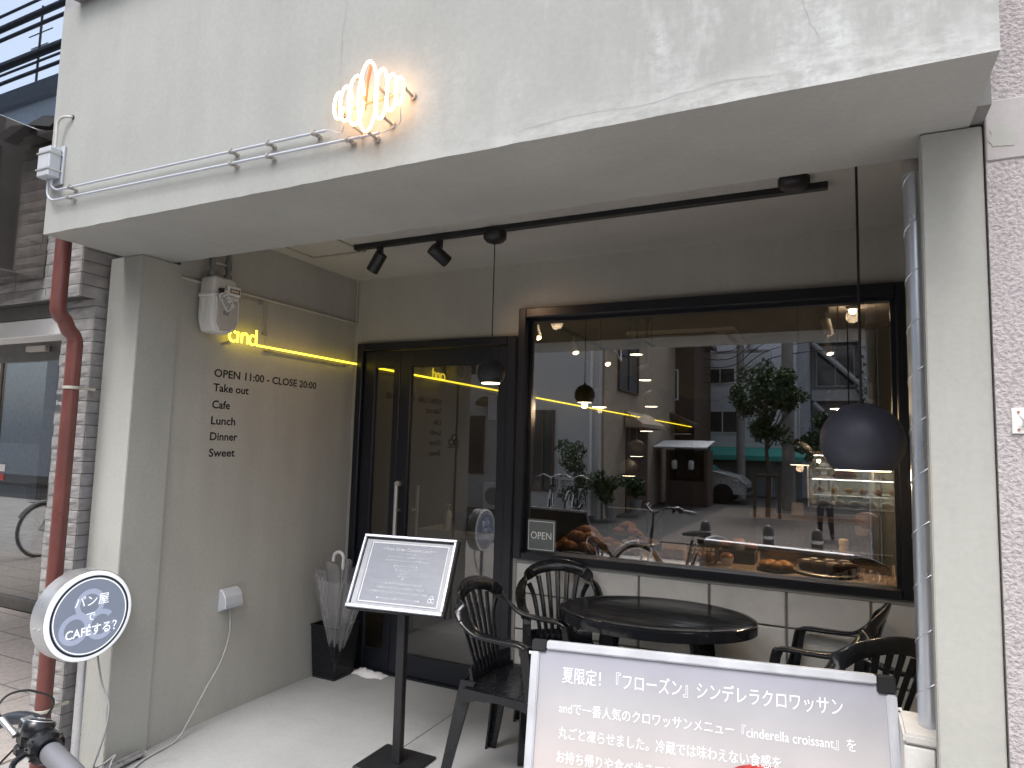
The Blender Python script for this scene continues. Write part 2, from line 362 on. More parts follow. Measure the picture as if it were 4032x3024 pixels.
# ---- entrance door
door=obj('door',B().box(-2.896,-2.849,3.545,3.64,0,2.105).box(-1.765,-1.708,3.545,3.64,0,2.105).box(-2.848,-1.766,3.545,3.64,2.056,2.105),M_frame,cafe,bevel=.004)
def leaf(x0,x1,g0,g1):
    b=B(); b.box(x0,g0,3.572,3.612,.012,2.052); b.box(g1,x1,3.572,3.612,.012,2.052); b.box(g0,g1,3.573,3.611,.012,.14); b.box(g0,g1,3.573,3.611,1.942,2.052)
    return obj('door_leaf',b,M_frame,door,bevel=.003)
l1=leaf(-2.846,-2.557,-2.757,-2.606); l2=leaf(-2.552,-1.768,-2.47,-1.833)
obj('pane',B().box(-2.757,-2.606,3.588,3.594,.14,1.942),M_dglass,door)
pn=obj('pane',B().box(-2.47,-1.833,3.588,3.594,.14,1.942),M_dglass,door)
obj('handle',B().cyl((-2.515,3.525,1.175),(-2.515,3.525,.42),.0135,14).cyl((-2.515,3.525,1.02),(-2.515,3.575,1.02),.008).cyl((-2.515,3.525,.55),(-2.515,3.575,.55),.008),M_steel,door,smooth=40)
obj('inner_handle',B().cyl((-2.452,3.67,1.175),(-2.452,3.67,.42),.0135,14).cyl((-2.452,3.60,1.02),(-2.452,3.67,1.02),.008),M_steel,door,smooth=40)
obj('lock',B().cyl((-2.527,3.545,1.185),(-2.527,3.574,1.185),.019,18).cyl((-2.527,3.542,1.185),(-2.527,3.546,1.185),.009,12),M_steel,door,smooth=40)
obj('hinge',B().box(-1.795,-1.765,3.552,3.571,1.85,1.94),M_frame,door,bevel=.003)
obj('hinge',B().box(-1.795,-1.765,3.552,3.571,.18,.27),M_frame,door,bevel=.003)
obj('door_sill',B().box(-2.9,-1.71,3.55,3.66,.001,.011),M_frame,door)
obj('latch_plate',B().box(-2.551,-2.535,3.565,3.5715,.62,.98),mat('latch_plate_white',(.6,.6,.6),.4),door)
# logo of three rings on the door glass
def ring(c,r0,r1,ux,uy,a0=0,a1=2*PI,n=28,lift=.0):
    c,ux,uy=V(c),V(ux),V(uy); b=B(); full=abs(a1-a0-2*PI)<1e-6
    p=[]; 
    for i in range(n+1):
        a=a0+(a1-a0)*i/n; d=ux*math.cos(a)+uy*math.sin(a); p+= [c+d*r0,c+d*r1]
    return b.add(p,[(2*i,2*i+1,2*i+3,2*i+2) for i in range(n)])
def logo(c,s,ux,uy,mt,par,word='and',sub='cafe&croissant',subh=.28,nz=None):
    ux,uy=V(ux),V(uy); c=V(c); b=B()
    for kk,(dx,dy,a0,a1) in enumerate(((0,.52,0,2*PI),(-.56,-.38,0,2*PI),(.50,-.38,R(42),R(318)))):
        q=ring(c+ux*dx*s+uy*dy*s+ux.cross(uy)*(.00025*kk-.0003),.40*s,.60*s,ux,uy,a0,a1); b.add(q.v,q.f)
    off=ux.cross(uy)*.0007
    b.v=[tuple(V(p)+off) for p in b.v]
    o=obj('logo',b,mt,par)
    if word: text('lettering',word,mt,par,c+ux*.58*s-uy*.48*s+off,ux,uy,height=.34*s)
    if sub: text('lettering',sub,mt,par,c-uy*(1.1+subh)*s+off,ux,uy,width=2.6*s,align='CENTER')
    return o
logo((-2.14,3.587,1.472),.034,(1,0,0),(0,0,1),M_ink,door)
obj('notice',B().box(-1.905,-1.845,3.585,3.5875,1.60,1.75),mat('notice_print',(.12,.13,.17),.5),door)
DECAL=[(-.378,1.647,.026,.073),(-.411,1.647,.020,.051),(-.436,1.648,.014,.035),(-.453,1.648,.011,.026),(-.343,1.648,.020,.051),(-.321,1.648,.014,.034),(-.301,1.649,.011,.026)]
# ---- shop window
win=obj('window',B().box(-1.69,-1.642,3.535,3.66,.803,2.262).box(.262,.302,3.535,3.66,.803,2.262).box(-1.641,.261,3.535,3.66,2.208,2.262).box(-1.641,.261,3.535,3.66,.803,.842),M_frame,cafe,bevel=.004)
obj('glazing_bead',B().box(-1.641,-1.622,3.60,3.66,.843,2.207).box(.243,.261,3.60,3.66,.843,2.207).box(-1.621,.242,3.60,3.66,2.188,2.207),M_frame,win)
wpane=obj('pane',B().box(-1.6415,.2615,3.603,3.609,.8425,2.2075),M_glass,win)
# black line drawing of a croissant stuck on the glass
dk=B()
for cx,cz,rx,rz in DECAL:
    q=[V((cx+rx*math.cos(2*PI*k/30),3.6022,cz+rz*math.sin(2*PI*k/30))) for k in range(30)]; dk.tube(q,.0009,5,closed=True)
obj('croissant_decal',dk,M_ink,win)
# ---- lettering on the terrace wall
for s,z,h in (('OPEN 11:00 - CLOSE 20:00',1.771,.770),('Take out',1.694,.236),('Cafe',1.604,.115),('Lunch',1.519,.158),('Dinner',1.436,.178),('Sweet',1.350,.168)):
    text('lettering',s,M_ink,cafe,(WX,2.455,z),(0,1,0),(0,0,1),height=.0585,width=h,bold=.022)
# ---- room behind the glass
RX0,RX1,RY=-2.945,2.8,15.6
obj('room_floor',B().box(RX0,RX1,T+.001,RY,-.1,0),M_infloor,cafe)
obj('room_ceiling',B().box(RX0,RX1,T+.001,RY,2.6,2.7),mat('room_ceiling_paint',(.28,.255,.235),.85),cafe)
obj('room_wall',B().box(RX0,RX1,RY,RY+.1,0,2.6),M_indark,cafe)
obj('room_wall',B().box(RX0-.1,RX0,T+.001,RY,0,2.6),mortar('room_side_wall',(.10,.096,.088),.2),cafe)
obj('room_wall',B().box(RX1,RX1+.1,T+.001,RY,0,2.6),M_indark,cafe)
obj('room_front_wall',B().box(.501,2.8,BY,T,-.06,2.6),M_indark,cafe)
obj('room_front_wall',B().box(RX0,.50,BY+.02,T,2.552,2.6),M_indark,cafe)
# ------------------------------------------------------------------ croissant neon on the fascia
ns=thing('neon_sign','orange-white croissant outline neon sign on the upper grey fascia','neon sign',(-1.3,FY,2.4))
NY=FY-.055
def el(cx,cz,rx,rz,a0,a1,rot=0,n=22):
    out=[]
    for i in range(n+1):
        a=R(a0+(a1-a0)*i/n); x=rx*math.cos(a); z=rz*math.sin(a); out.append(V((cx+x*math.cos(R(rot))-z*math.sin(R(rot)),NY,cz+x*math.sin(R(rot))+z*math.cos(R(rot)))))
    return out
rn=.0045
loops=[el(-1.297,2.523,.036,.115,0,360),
       el(-1.343,2.520,.031,.081,8,352), el(-1.383,2.517,.024,.057,6,354), el(-1.411,2.516,.019,.0435,60,345),
       el(-1.245,2.520,.023,.081,0,360), el(-1.207,2.516,.0195,.058,-170,170), el(-1.177,2.516,.0145,.043,-175,175)]
for i,l in enumerate(loops):
    full=i in(0,4)
    obj('neon_tube',B().tube(l[:-1] if full else l,rn,10,closed=full),M_orange,ns,smooth=60)
stand=[(-1.294,2.409),(-1.352,2.439),(-1.237,2.446),(-1.163,2.523),(-1.352,2.600),(-1.262,2.548),(-1.428,2.52)]
for x,z in stand:
    obj('glass_support',B().cyl((x,NY+.006,z),(x,FY-.001,z-.004),.0045,8).cyl((x,NY+.002,z),(x,NY+.010,z),.007,10).cyl((x,FY-.008,z-.004),(x,FY-.0005,z-.004),.012,10),M_clip,ns,smooth=40)
obj('dark_tube',B().tube([(-1.30,NY+.012,2.63),(-1.312,NY+.014,2.58),(-1.316,NY+.014,2.53),(-1.318,NY+.014,2.49)],.005,8),mat('blocked_tube',(.45,.22,.12),.4),ns,smooth=60)
obj('jumper_tube',B().tube([(-1.40,NY+.014,2.50),(-1.34,NY+.016,2.508),(-1.27,NY+.016,2.512),(-1.19,NY+.014,2.515)],.004,8),mat('jumper_glass',(.55,.32,.18),.4),ns,smooth=60)
obj('lead_wire',B().tube(smoothpath([(-1.392,NY+.006,2.459),(-1.395,NY+.008,2.446),(-1.42,FY-.03,2.438),(-1.47,FY-.025,2.4585),(-1.49,FY-.022,2.462)],5),.0016,6).tube(smoothpath([(-1.177,NY+.006,2.470),(-1.176,NY+.008,2.452),(-1.19,FY-.03,2.425),(-1.25,FY-.025,2.412),(-1.27,FY-.022,2.414)],5),.0016,6),M_conduit,ns,smooth=60)
# transformer and its two conduits
tr=thing('transformer_box','small pale grey electrical box on the fascia left edge with two bent cable ends','electrical box',(-3.0,FY,2.6))
obj('case',B().box(-3.048,-2.965,FY-.062,FY-.012,2.532,2.662),M_lgrey,tr,bevel=.004)
obj('mounting_plate',B().box(-3.04,-2.955,FY-.011,FY-.0005,2.51,2.68),M_lgrey,tr,bevel=.002)
for z in (2.56,2.632): obj('strap',B().box(-3.052,-2.961,FY-.066,FY-.008,z,z+.006),M_steel,tr)
for x in (-3.034,-3.012): obj('cable_gland',B().cyl((x,FY-.035,2.661),(x,FY-.035,2.676),.007,8),M_grpla,tr,smooth=40)
obj('supply_cable',B().tube(smoothpath([(-2.985,FY-.03,2.66),(-2.985,FY-.03,2.72),(-2.985,FY-.03,2.775),(-2.965,FY-.025,2.80),(-2.935,FY-.012,2.803),(-2.93,FY,2.803)],6),.0055,10),mat('beige_cable',(.50,.49,.46),.5),tr,smooth=60)
obj('cable_hole',B().cyl((-2.93,FY-.004,2.805),(-2.93,FY-.0005,2.805),.009,12),M_ink,tr)
def conduit(nm,lab,z0,xs0,xs1,zend,bend):
    c=thing('conduit',lab,'conduit',(xs0,FY,z0),'conduits across the fascia')
    o=obj('pipe',B().tube([(xs0,FY-.022,z0),(xs1,FY-.022,zend)],.0046,10),M_conduit,c,smooth=60)
    obj('bend',B().tube(smoothpath(bend,6),.0050,10),M_conduit,c,smooth=60)
    return c
cA=conduit('a','upper thin grey conduit running across the fascia to the left end of the croissant neon',2.478,-2.93,-1.49,2.463,[(-2.992,FY-.03,2.535),(-2.99,FY-.028,2.50),(-2.965,FY-.024,2.481),(-2.93,FY-.022,2.478)])
cB=conduit('b','lower thin grey conduit running across the fascia to the right end of the croissant neon',2.436,-2.95,-1.272,2.414,[(-3.016,FY-.03,2.535),(-3.016,FY-.028,2.47),(-2.99,FY-.024,2.44),(-2.95,FY-.022,2.436)])
def clip(x,z,par):
    obj('standoff_clip',B().cyl((x,FY-.03,z+.001),(x+.004,FY-.0005,z-.006),.0055,8).cyl((x-.005,FY-.022,z),(x+.005,FY-.022,z),.0098,10).box(x+.012,x+.018,FY-.018,FY-.0005,z-.012,z-.004),M_clip,par,smooth=40)
for x in (-2.87,-1.925,-1.746,-1.541): clip(x,2.478-(x+2.93)*(.015/1.44),cA)
for x in (-2.872,-1.921,-1.743,-1.397): clip(x,2.436-(x+2.95)*(.022/1.678),cB)
# ------------------------------------------------------------------ gas meter
gm=thing('gas_meter','pale grey gas meter with paper tag hanging high on the terrace side wall','gas meter',(-2.86,2.385,2.0))
A0,A1=-2.918,-2.812; Y0,Y1=2.305,2.465
def mring(z,y0,y1,x0,x1,r=.012):
    pts=[]
    for cx,cy,a in ((x1-r,y1-r,0),(x0+r,y1-r,90),(x0+r,y0+r,180),(x1-r,y0+r,270)):
        for k in range(4): pts.append((cx+r*math.cos(R(a+30*k)),cy+r*math.sin(R(a+30*k)),z))
    return pts
obj('lower_body',B().loft([mring(1.982,Y0+.035,Y1-.045,A0+.02,A1-.01),mring(1.992,Y0+.018,Y1-.03,A0+.006,A1-.004),mring(2.04,Y0+.003,Y1-.006,A0,A1),mring(2.165,Y0,Y1,A0,A1)]),M_wpla,gm,smooth=40)
obj('flange',B().loft([mring(2.165,Y0-.005,Y1+.004,A0-.004,A1+.006),mring(2.180,Y0-.005,Y1+.004,A0-.004,A1+.006)]),M_wpla,gm,bevel=.002)
obj('upper_body',B().loft([mring(2.18,Y0+.004,Y1-.006,A0,A1-.004),mring(2.258,Y0+.008,Y1-.008,A0,A1-.008),mring(2.272,Y0+.016,Y1-.018,A0+.008,A1-.02),mring(2.278,Y0+.03,Y1-.03,A0+.02,A1-.03)]),M_wpla,gm,smooth=40)
obj('side_rib',B().box(A0+.03,A0+.045,Y0-.006,Y0+.002,2.02,2.16).box(A0+.07,A0+.082,Y0-.006,Y0+.002,2.02,2.16),M_wpla,gm,bevel=.003)
obj('front_cover',B().prism([(Y0+.03,2.155),(Y1-.008,2.155),(Y1-.008,2.045),(Y1-.03,2.008),(Y0+.055,2.0),(Y0+.03,2.03)],A1-.002,A1+.010,'x'),mat('meter_cover',(.50,.48,.45),.5),gm,bevel=.004)
rib=B(); rp_=[(Y0+.024,2.16),(Y0+.024,2.028),(Y0+.05,1.992),(Y1-.028,2.0),(Y1-.003,2.04),(Y1-.003,2.16)]
for a,c in zip(rp_,rp_[1:]): rib.cyl((A1+.004,a[0],a[1]),(A1+.004,c[0],c[1]),.005,8)
obj('cover_rim',rib,M_wpla,gm,smooth=50)
ct=obj('counter_housing',B().box(A1-.005,A1+.020,2.378,2.462,2.182,2.232),M_wpla,gm,bevel=.004)
obj('counter_window',B().box(A1+.0201,A1+.0215,2.392,2.452,2.194,2.216),mat('counter_dark',(.10,.055,.035),.2),ct)
for k in range(4): obj('digit',B().box(A1+.0216,A1+.0222,2.398+.0125*k,2.406+.0125*k,2.199,2.211),mat('digit_white',(.8,.7,.55),.5) if k==0 else bpy.data.materials['digit_white'],ct)
for y,h in ((2.335,2.275),(2.435,2.275)):
    obj('pipe_riser',B().cyl((A0+.05,y,h),(A0+.05,y,2.54),.0125,14).cyl((A0+.05,y,h+.004),(A0+.05,y,h+.024),.021,6).cyl((A0+.05,y,h+.055),(A0+.05,y,h+.10),.018,14),mat('pipe_grey',(.25,.26,.26),.45,.6),gm,smooth=40)
obj('pipe_yoke',B().box(A0+.042,A0+.058,2.33,2.44,2.345,2.353),M_steel,gm)
tg=MX.Translation((A1+.016,2.345,2.185))@Euler((R(38),0,0)).to_matrix().to_4x4()
pt=obj('paper_tag',B().box(0,.0012,-.030,.032,-.100,0,M=tg),mat('tag_paper',(.72,.73,.74),.7,var=.03),gm)
bar=B(); rr=random.Random(2)
for k in range(10):
    z=-.012-.0085*k; y0=-.025+rr.random()*.008; bar.box(.0013,.0016,y0,y0+.018+rr.random()*.026,z-.0025,z+.0012,M=tg)
obj('tag_print',bar,mat('tag_ink',(.10,.11,.13),.7),pt)
obj('tag_clip',B().box(A1+.004,A1+.022,2.332,2.358,2.186,2.208),M_ink,gm,bevel=.003)
obj('label_plate',B().box(A1+.0101,A1+.0108,2.365,2.40,2.075,2.098),mat('plate_print',(.25,.25,.26),.5),gm)
# conduit along the wall top
wc_=thing('wall_conduit','thin painted conduit running along the terrace side wall above the yellow neon','conduit',(WX,2.9,2.25))
obj('pipe',B().tube([(WX+.008,2.21,2.247),(WX+.008,3.578,2.252)],.0085,10),M_wall,wc_,smooth=60)
obj('corner_bead',B().tube([(WX+.01,3.568,2.545),(WX+.01,3.568,2.26)],.008,8),M_wall,wc_,smooth=60)
# ------------------------------------------------------------------ yellow "and" neon
an=thing('neon_sign','yellow neon lettering and with long bar on the shaded terrace side wall','neon sign',(WX,3.0,1.96))
NX=WX+.045; ny=.0058
def P2(y,z): return V((NX,y,z))
def el2(cy,cz,ry,rz,a0,a1,n=16): return [P2(cy+ry*math.cos(R(a0+(a1-a0)*i/n)),cz+rz*math.sin(R(a0+(a1-a0)*i/n))) for i in range(n+1)]
obj('letter_tube',B().tube(el2(2.523,1.994,.026,.027,50,310)+[P2(2.549,1.974)],ny,10).tube([P2(2.553,2.022),P2(2.553,1.966)],ny,10),M_yellow,an,smooth=60)
obj('letter_tube',B().tube([P2(2.580,2.020),P2(2.580,1.966)],ny,10).tube(el2(2.602,1.998,.019,.022,170,0)+[P2(2.621,1.966)],ny,10),M_yellow,an,smooth=60)
obj('letter_tube',B().tube(el2(2.655,1.992,.020,.026,60,305),ny,10).tube([P2(2.680,2.052),P2(2.680,1.968)],ny,10),M_yellow,an,smooth=60)
obj('bar_tube',B().tube([P2(2.686,1.968),P2(3.556,1.968)],ny,12),M_yellow,an,smooth=60)
for y in (2.80,3.48,2.50):
    obj('bracket',B().box(WX+.0005,NX-.004,y-.012,y+.012,1.948,1.956).cyl((WX+.001,y,1.952),(NX,y,1.964),.004,8),M_clip,an)
obj('return_tube',B().tube([(WX+.015,2.76,1.95),(WX+.015,3.50,1.95)],.0035,8),mat('return_glass',(.2,.18,.12),.3),an,smooth=60)
obj('lead_wire',B().tube([(WX+.006,2.45,2.222),(WX+.006,2.72,2.228),(WX+.006,2.775,2.226),(WX+.006,2.785,2.215),(WX+.006,2.785,2.05),(WX+.006,2.785,1.96)],.0022,6).tube([(WX+.006,2.45,2.212),(WX+.006,2.72,2.218),(WX+.006,2.763,2.214),(WX+.006,2.763,2.05)],.0022,6),M_wall,an,smooth=60)
obj('wire_saddle',B().box(WX+.0005,WX+.014,2.715,2.745,2.212,2.234).box(WX+.0005,WX+.014,2.755,2.792,2.04,2.054),M_clip,an)
nb=thing('neon_bar','long yellow neon bar continuing along the inner left wall of the café','neon sign',(WX,9.5,1.96))
obj('bar_tube',B().tube([(NX,3.80,1.968),(NX,15.2,1.968)],.008,10),M_yellow,nb,smooth=60)
obj('return_tube',B().tube([(WX+.015,3.8,1.95),(WX+.015,15.2,1.95)],.0035,6),bpy.data.materials['return_glass'],nb)
for k in range(16): obj('bracket',B().box(WX+.0005,NX-.004,4.0+.74*k-.012,4.0+.74*k+.012,1.946,1.956),M_clip,nb)
# ------------------------------------------------------------------ outlet hood with the cord to the round sign
oh=thing('outlet_hood','small grey outdoor socket hood low on the terrace side wall','socket cover',(WX,2.63,.55))
obj('cover',B().prism([(WX+.001,.652),(WX+.012,.652),(WX+.034,.641),(WX+.052,.615),(WX+.060,.575),(WX+.060,.555),(WX+.052,.555),(WX+.001,.532)],2.575,2.69,'y'),M_lgrey,oh,bevel=.003)
obj('plug',B().box(WX+.02,WX+.045,2.618,2.642,.525,.56),M_grpla,oh,bevel=.003)
hb=struct if False else None
cr_=thing('power_cord','grey power cord looping from wall socket across the floor to the round sign','cord',(-2.88,2.1,0))
obj('cable',B().tube(smoothpath([(WX+.032,2.63,.53),(-2.90,2.625,.42),(-2.895,2.575,.29),(-2.89,2.475,.165),(-2.885,2.385,.045),(-2.875,2.32,-.005),(-2.86,2.22,-.011),(-2.85,2.14,-.015),(-2.815,2.05,-.018),(-2.80,1.98,-.022),(-2.83,1.955,-.018),(-2.86,1.99,.03),(-2.88,2.02,.045),(-2.90,1.985,.02),(-2.902,1.94,.02),(-2.86,1.93,.10),(-2.82,1.925,.20),(-2.82,1.93,.30),(-2.86,1.92,.38),(-2.89,1.915,.47),(-2.885,1.90,.53)],8),.0042,8),mat('cord_grey',(.36,.36,.37),.5),cr_,smooth=60)
# ------------------------------------------------------------------ round stand sign
rs=thing('round_sign','round grey-blue double-sided sign with white Japanese lettering on a metal pole','stand sign',(-2.88,1.83,-.04))
SC=V((-2.832,1.827,.690)); SR=.186
MXs=MX.Translation((-2.88,1.827,.690))@Euler((0,R(90),0)).to_matrix().to_4x4()
obj('drum',B().lathe([(SR-.004,-.046),(SR,-.044),(SR,.040),(SR-.002,.042)],64,M=MXs),mat('drum_metal',(.52,.53,.55),.35,.75,var=.05),rs,smooth=40)
obj('rim_diffuser',B().lathe([(SR-.003,.0415),(SR-.006,.048),(SR-.014,.050),(SR-.022,.0485)],64,M=MXs),emitter('rim_white',(.85,.93,1),.22),rs,smooth=60)
face=obj('face_panel',B().lathe([(SR-.021,.046),(SR-.021,.0492),(.001,.0492)],64,M=MXs),mat('sign_print',(.20,.22,.275),.35,var=.04,emit=(.50,.60,.82),es=.10),rs,smooth=30)
fx=-2.8300
U=(0,1,0); W_=(0,0,1)
M_litink=mat('backlit_white',(.86,.87,.9),.5,var=.02,emit=(.93,.97,1),es=.33)
obj('white_ring',ring((fx,1.827,.690),.1500,.1540,U,W_,n=64),M_litink,face)
obj('dark_ring',ring((fx,1.827,.690),.1575,.165,U,W_,n=64),mat('sign_navy',(.02,.022,.035),.4),face)
logo((fx-.0005,1.820,.686),.104,U,W_,mat('sign_pale_print',(.33,.36,.45),.4,var=.03,emit=(.55,.64,.9),es=.17),face,word='and',sub=None)
text('lettering','パン屋',M_litink,face,(fx+.0005,1.827,.735),U,W_,height=.050,align='CENTER')
text('lettering','で',M_litink,face,(fx+.0005,1.827,.672),U,W_,height=.044,align='CENTER')
text('lettering','CAFÉする？',M_litink,face,(fx+.0005,1.835,.612),U,W_,height=.050,width=.215,align='CENTER',bold=.012)
back2=obj('back_panel',B().lathe([(.001,-.0475),(SR-.02,-.0475),(SR-.02,-.045)],64,M=MXs),mat('sign_print_back',(.115,.125,.165),.35,var=.04),rs)
obj('rivet',B().cyl((-2.895,1.642,.668),(-2.895,1.638,.668),.004,8).cyl((-2.862,1.642,.668),(-2.862,1.638,.668),.004,8),M_steel,rs)
obj('pole',B().cyl((-2.862,1.827,.505),(-2.862,1.827,.045),.0165,18),M_alu,rs,smooth=40)
obj('hub',B().cyl((-2.862,1.827,.005),(-2.862,1.827,.05),.028,18,.022),M_alu,rs,smooth=40)
for dx,dy in ((-.03,.33),(.03,-.33),(-.30,-.03),(.30,.03)):
    a=math.atan2(dy,dx); L=math.hypot(dx,dy); Mq=MX.Translation((-2.862,1.827,0))@Euler((0,0,a)).to_matrix().to_4x4()
    if abs(dx)>.2: L*=.8
    f=obj('foot_bar',B().box(.02,L,-.016,.016,-.012,.012,M=Mq),M_alu,rs,bevel=.004)
    obj('foot_pad',B().cyl(Mq@V((L-.015,0,-.036)),Mq@V((L-.015,0,-.012)),.012,12),M_ink,f,smooth=40)
# ------------------------------------------------------------------ spiral duct
du=thing('spiral_duct','shiny galvanised spiral duct standing beside the right grey pillar','duct',(.22,2.215,.72))
DR=.030; DX,DY=.2225,2.215
DXo=DX-.002
b=B().cyl((DXo,DY,.7185),(DXo,DY,2.548),DR,28)
obj('pipe',b,M_galv,du,smooth=50)
seam=[]; pitch=.145; n=28
tz=.72
pts=[]; k=0
while tz+pitch*k/n<2.54:
    a=2*PI*k/n; pts.append((DXo+(DR+.0006)*math.cos(a),DY+(DR+.0006)*math.sin(a),tz+pitch*k/n)); k+=1
obj('spiral_seam',B().tube(pts,.0017,6),M_galv,du,smooth=60)
obj('collar',B().cyl((DXo,DY,2.275),(DXo,DY,2.32),DR+.003,28),mat('collar_tape',(.36,.33,.31),.5,.3),du,smooth=50)
# ------------------------------------------------------------------ right neighbour
rn_=thing('stucco_building','pinkish rough stucco building beside the café right edge','building',(2.4,2.4,0))
obj('wall',B().box(.356,5,1.992,2.165,-.06,2.20).box(.356,5,1.992,2.165,2.36,9).box(.61,5,2.166,9,-.06,9),M_stucco,rn_)
obj('smooth_band',B().box(.3562,5,1.988,2.164,2.2005,2.3595),M_smooth,rn_,bevel=.003)
pp=[]; r9=random.Random(9)
for i in range(22): a=2*PI*i/22; rad=.030*(1+r9.uniform(-.22,.22)); pp.append((.392+rad*math.cos(a),2.262+rad*1.05*math.sin(a)))
obj('mortar_patch',B().prism(pp,1.9865,1.989,'y'),M_pillar,rn_)
la=thing('latch_plate','small white painted metal catch plate screwed to the stucco wall','latch',(.40,1.99,1.54))
obj('plate',B().box(.386,.417,1.986,1.9915,1.51,1.573),M_white,la,bevel=.002)
for z in (1.52,1.563): obj('screw',B().cyl((.399,1.983,z),(.399,1.9865,z),.003,10),mat('rust_screw',(.35,.13,.07),.6),la)
obj('hook',B().tube(smoothpath([(.407,1.986,1.53),(.407,1.972,1.535),(.404,1.967,1.545),(.400,1.970,1.553)],4),.003,8),M_steel,la,smooth=50)
# ------------------------------------------------------------------ left neighbour: stone clad shop
ln=thing('stone_clad_building','stone clad shop with recessed automatic entrance left of the café','building',(-4.2,2.4,0))
XS=-3.20
pier=obj('stone_pier',B().box(-3.445,XS-.012,1.985,3.39,-.06,2.10),M_stonej,ln)
rg=random.Random(4)
def rough_stone(x0,x1,y0,y1,z0,z1,face,amp):
    """split-faced stone: box whose outer face is a 4x3 grid pushed unevenly"""
    b=B(); nu,nv=5,4; g=[]
    for j in range(nv):
        for i in range(nu):
            u,v=i/(nu-1),j/(nv-1); e=0 if (i in(0,nu-1) or j in(0,nv-1)) else rg.uniform(.2,1)*amp
            if face=='y': g.append((x0+(x1-x0)*u,y0-e,z0+(z1-z0)*v))
            else: g.append((x1+e,y0+(y1-y0)*u,z0+(z1-z0)*v))
    fs=[(j*nu+i,j*nu+i+1,(j+1)*nu+i+1,(j+1)*nu+i) for j in range(nv-1) for i in range(nu-1)]
    o=len(g); 
    g+=[(x0,y1,z0),(x1,y1,z0),(x1,y1,z1),(x0,y1,z1)] if face=='y' else [(x0,y0,z0),(x0,y1,z0),(x0,y1,z1),(x0,y0,z1)]
    bl=list(range(nu)); tp=[(nv-1)*nu+i for i in range(nu)]; lf=[j*nu for j in range(nv)]; rt_=[j*nu+nu-1 for j in range(nv)]
    fs+=[tuple([o,o+1]+bl[::-1]),tuple([o+3,o+2]+tp[::-1]),tuple([o,o+3]+lf[::-1]),tuple([o+1,o+2]+rt_[::-1]),(o,o+1,o+2,o+3)]
    return b.add(g,fs)
z=-.06; k=0
while z<2.08:
    z1=z+.0575
    o=.004*rg.random()
    obj('stone',rough_stone(-3.45+rg.uniform(-.004,.004),XS-.003,1.966-o,1.986,z+.0018,z1-.0012,'y',.010),M_stone,pier)
    obj('stone',rough_stone(XS-.014,XS,1.969,2.30,z+.0018,z1-.0012,'x',.0025),M_stone,pier)
    z=z1; k+=1
# upper stone wall, overhanging the pier
uw=obj('upper_stone_wall',B().box(-6.4,XS-.012,1.905,2.6,2.10,2.95),M_stonej,ln)
z=2.10; row=0
while z<2.9:
    z1=z+.058; x=XS-.003
    while x>-4.7:
        L=rg.uniform(.22,.48); x0=max(x-L,-4.8)
        if not(z>2.2 and x<-3.52): obj('stone',rough_stone(x0+.002,x-.002,1.886,1.906,z+.0018,z1-.0012,'y',.007),M_stone,uw)
        x=x0
    obj('stone',rough_stone(XS-.014,XS,1.889,2.2,z+.0018,z1-.0012,'x',.006),M_stone,uw)
    z=z1
obj('lintel',B().box(-6.4,-3.452,1.96,2.10,1.94,2.03),M_white,ln,bevel=.004)
obj('lintel_shadow_gap',B().box(-6.4,-3.452,1.95,2.10,2.032,2.098),mat('bronze_trim',(.10,.095,.085),.5),ln)
obj('porch_ceiling',B().box(-9.4,-3.45,2.10,3.4,2.32,2.4),M_white,ln)
obj('porch_floor',B().box(-9.4,-3.446,1.75,3.395,-.0618,-.052),M_porch,ln)
obj('porch_back_wall',B().box(-5.94,-3.45,3.40,3.5,-.06,2.32).box(-9.4,-5.94,3.42,3.5,2.26,2.32),M_stone,ln)
ad=obj('automatic_door',B().box(-8.2,-5.94,3.40,3.44,2.075,2.258).box(-5.985,-5.94,3.40,3.44,-.05,2.075).box(-8.2,-5.985,3.40,3.44,-.05,.05),mat('bronze_door',(.13,.125,.115),.4,.5),ln,bevel=.004)
obj('pane',B().box(-8.2,-5.986,3.415,3.423,.05,2.075),M_nglass,ad)
obj('stile',B().box(-6.86,-6.82,3.40,3.412,.05,2.07),mat('bronze_stile',(.16,.11,.07),.5),ad)
obj('sensor',B().box(-6.41,-6.12,3.355,3.40,2.155,2.205),mat('sensor_beige',(.55,.52,.47),.5),ad,bevel=.006)
obj('sticker',B().box(-6.76,-6.66,3.411,3.4145,1.10,1.16),M_white,ad)
obj('sticker',B().box(-6.75,-6.67,3.411,3.4145,1.02,1.08),mat('red_sticker',(.5,.05,.04),.5),ad)
obj('shop_room_wall',B().box(-9.4,-5.9,5.2,5.3,-.06,2.6),mat('shop_room_brown',(.08,.06,.045),.7),ln)
obj('shop_room_floor',B().box(-9.4,-5.9,3.45,5.2,-.08,-.05),mat('shop_room_floor',(.12,.08,.05),.6),ln)
# name plate on the pier
np_=obj('name_plate',B().box(-3.44,-3.27,1.957,1.9645,1.56,1.64),mat('plate_grey',(.10,.11,.12),.4,.3),pier)
text('lettering','Entrance',M_paperink,pier,(-3.432,1.9565,1.59),(1,0,0),(0,0,1),height=.028)
# projecting box with glossy dark side
obj('projecting_box',B().box(-6.4,-3.492,.9,1.884,2.205,2.93),mat('dark_glossy_panel',(.30,.28,.27),.07,.85,rv=.03),ln,bevel=.004)
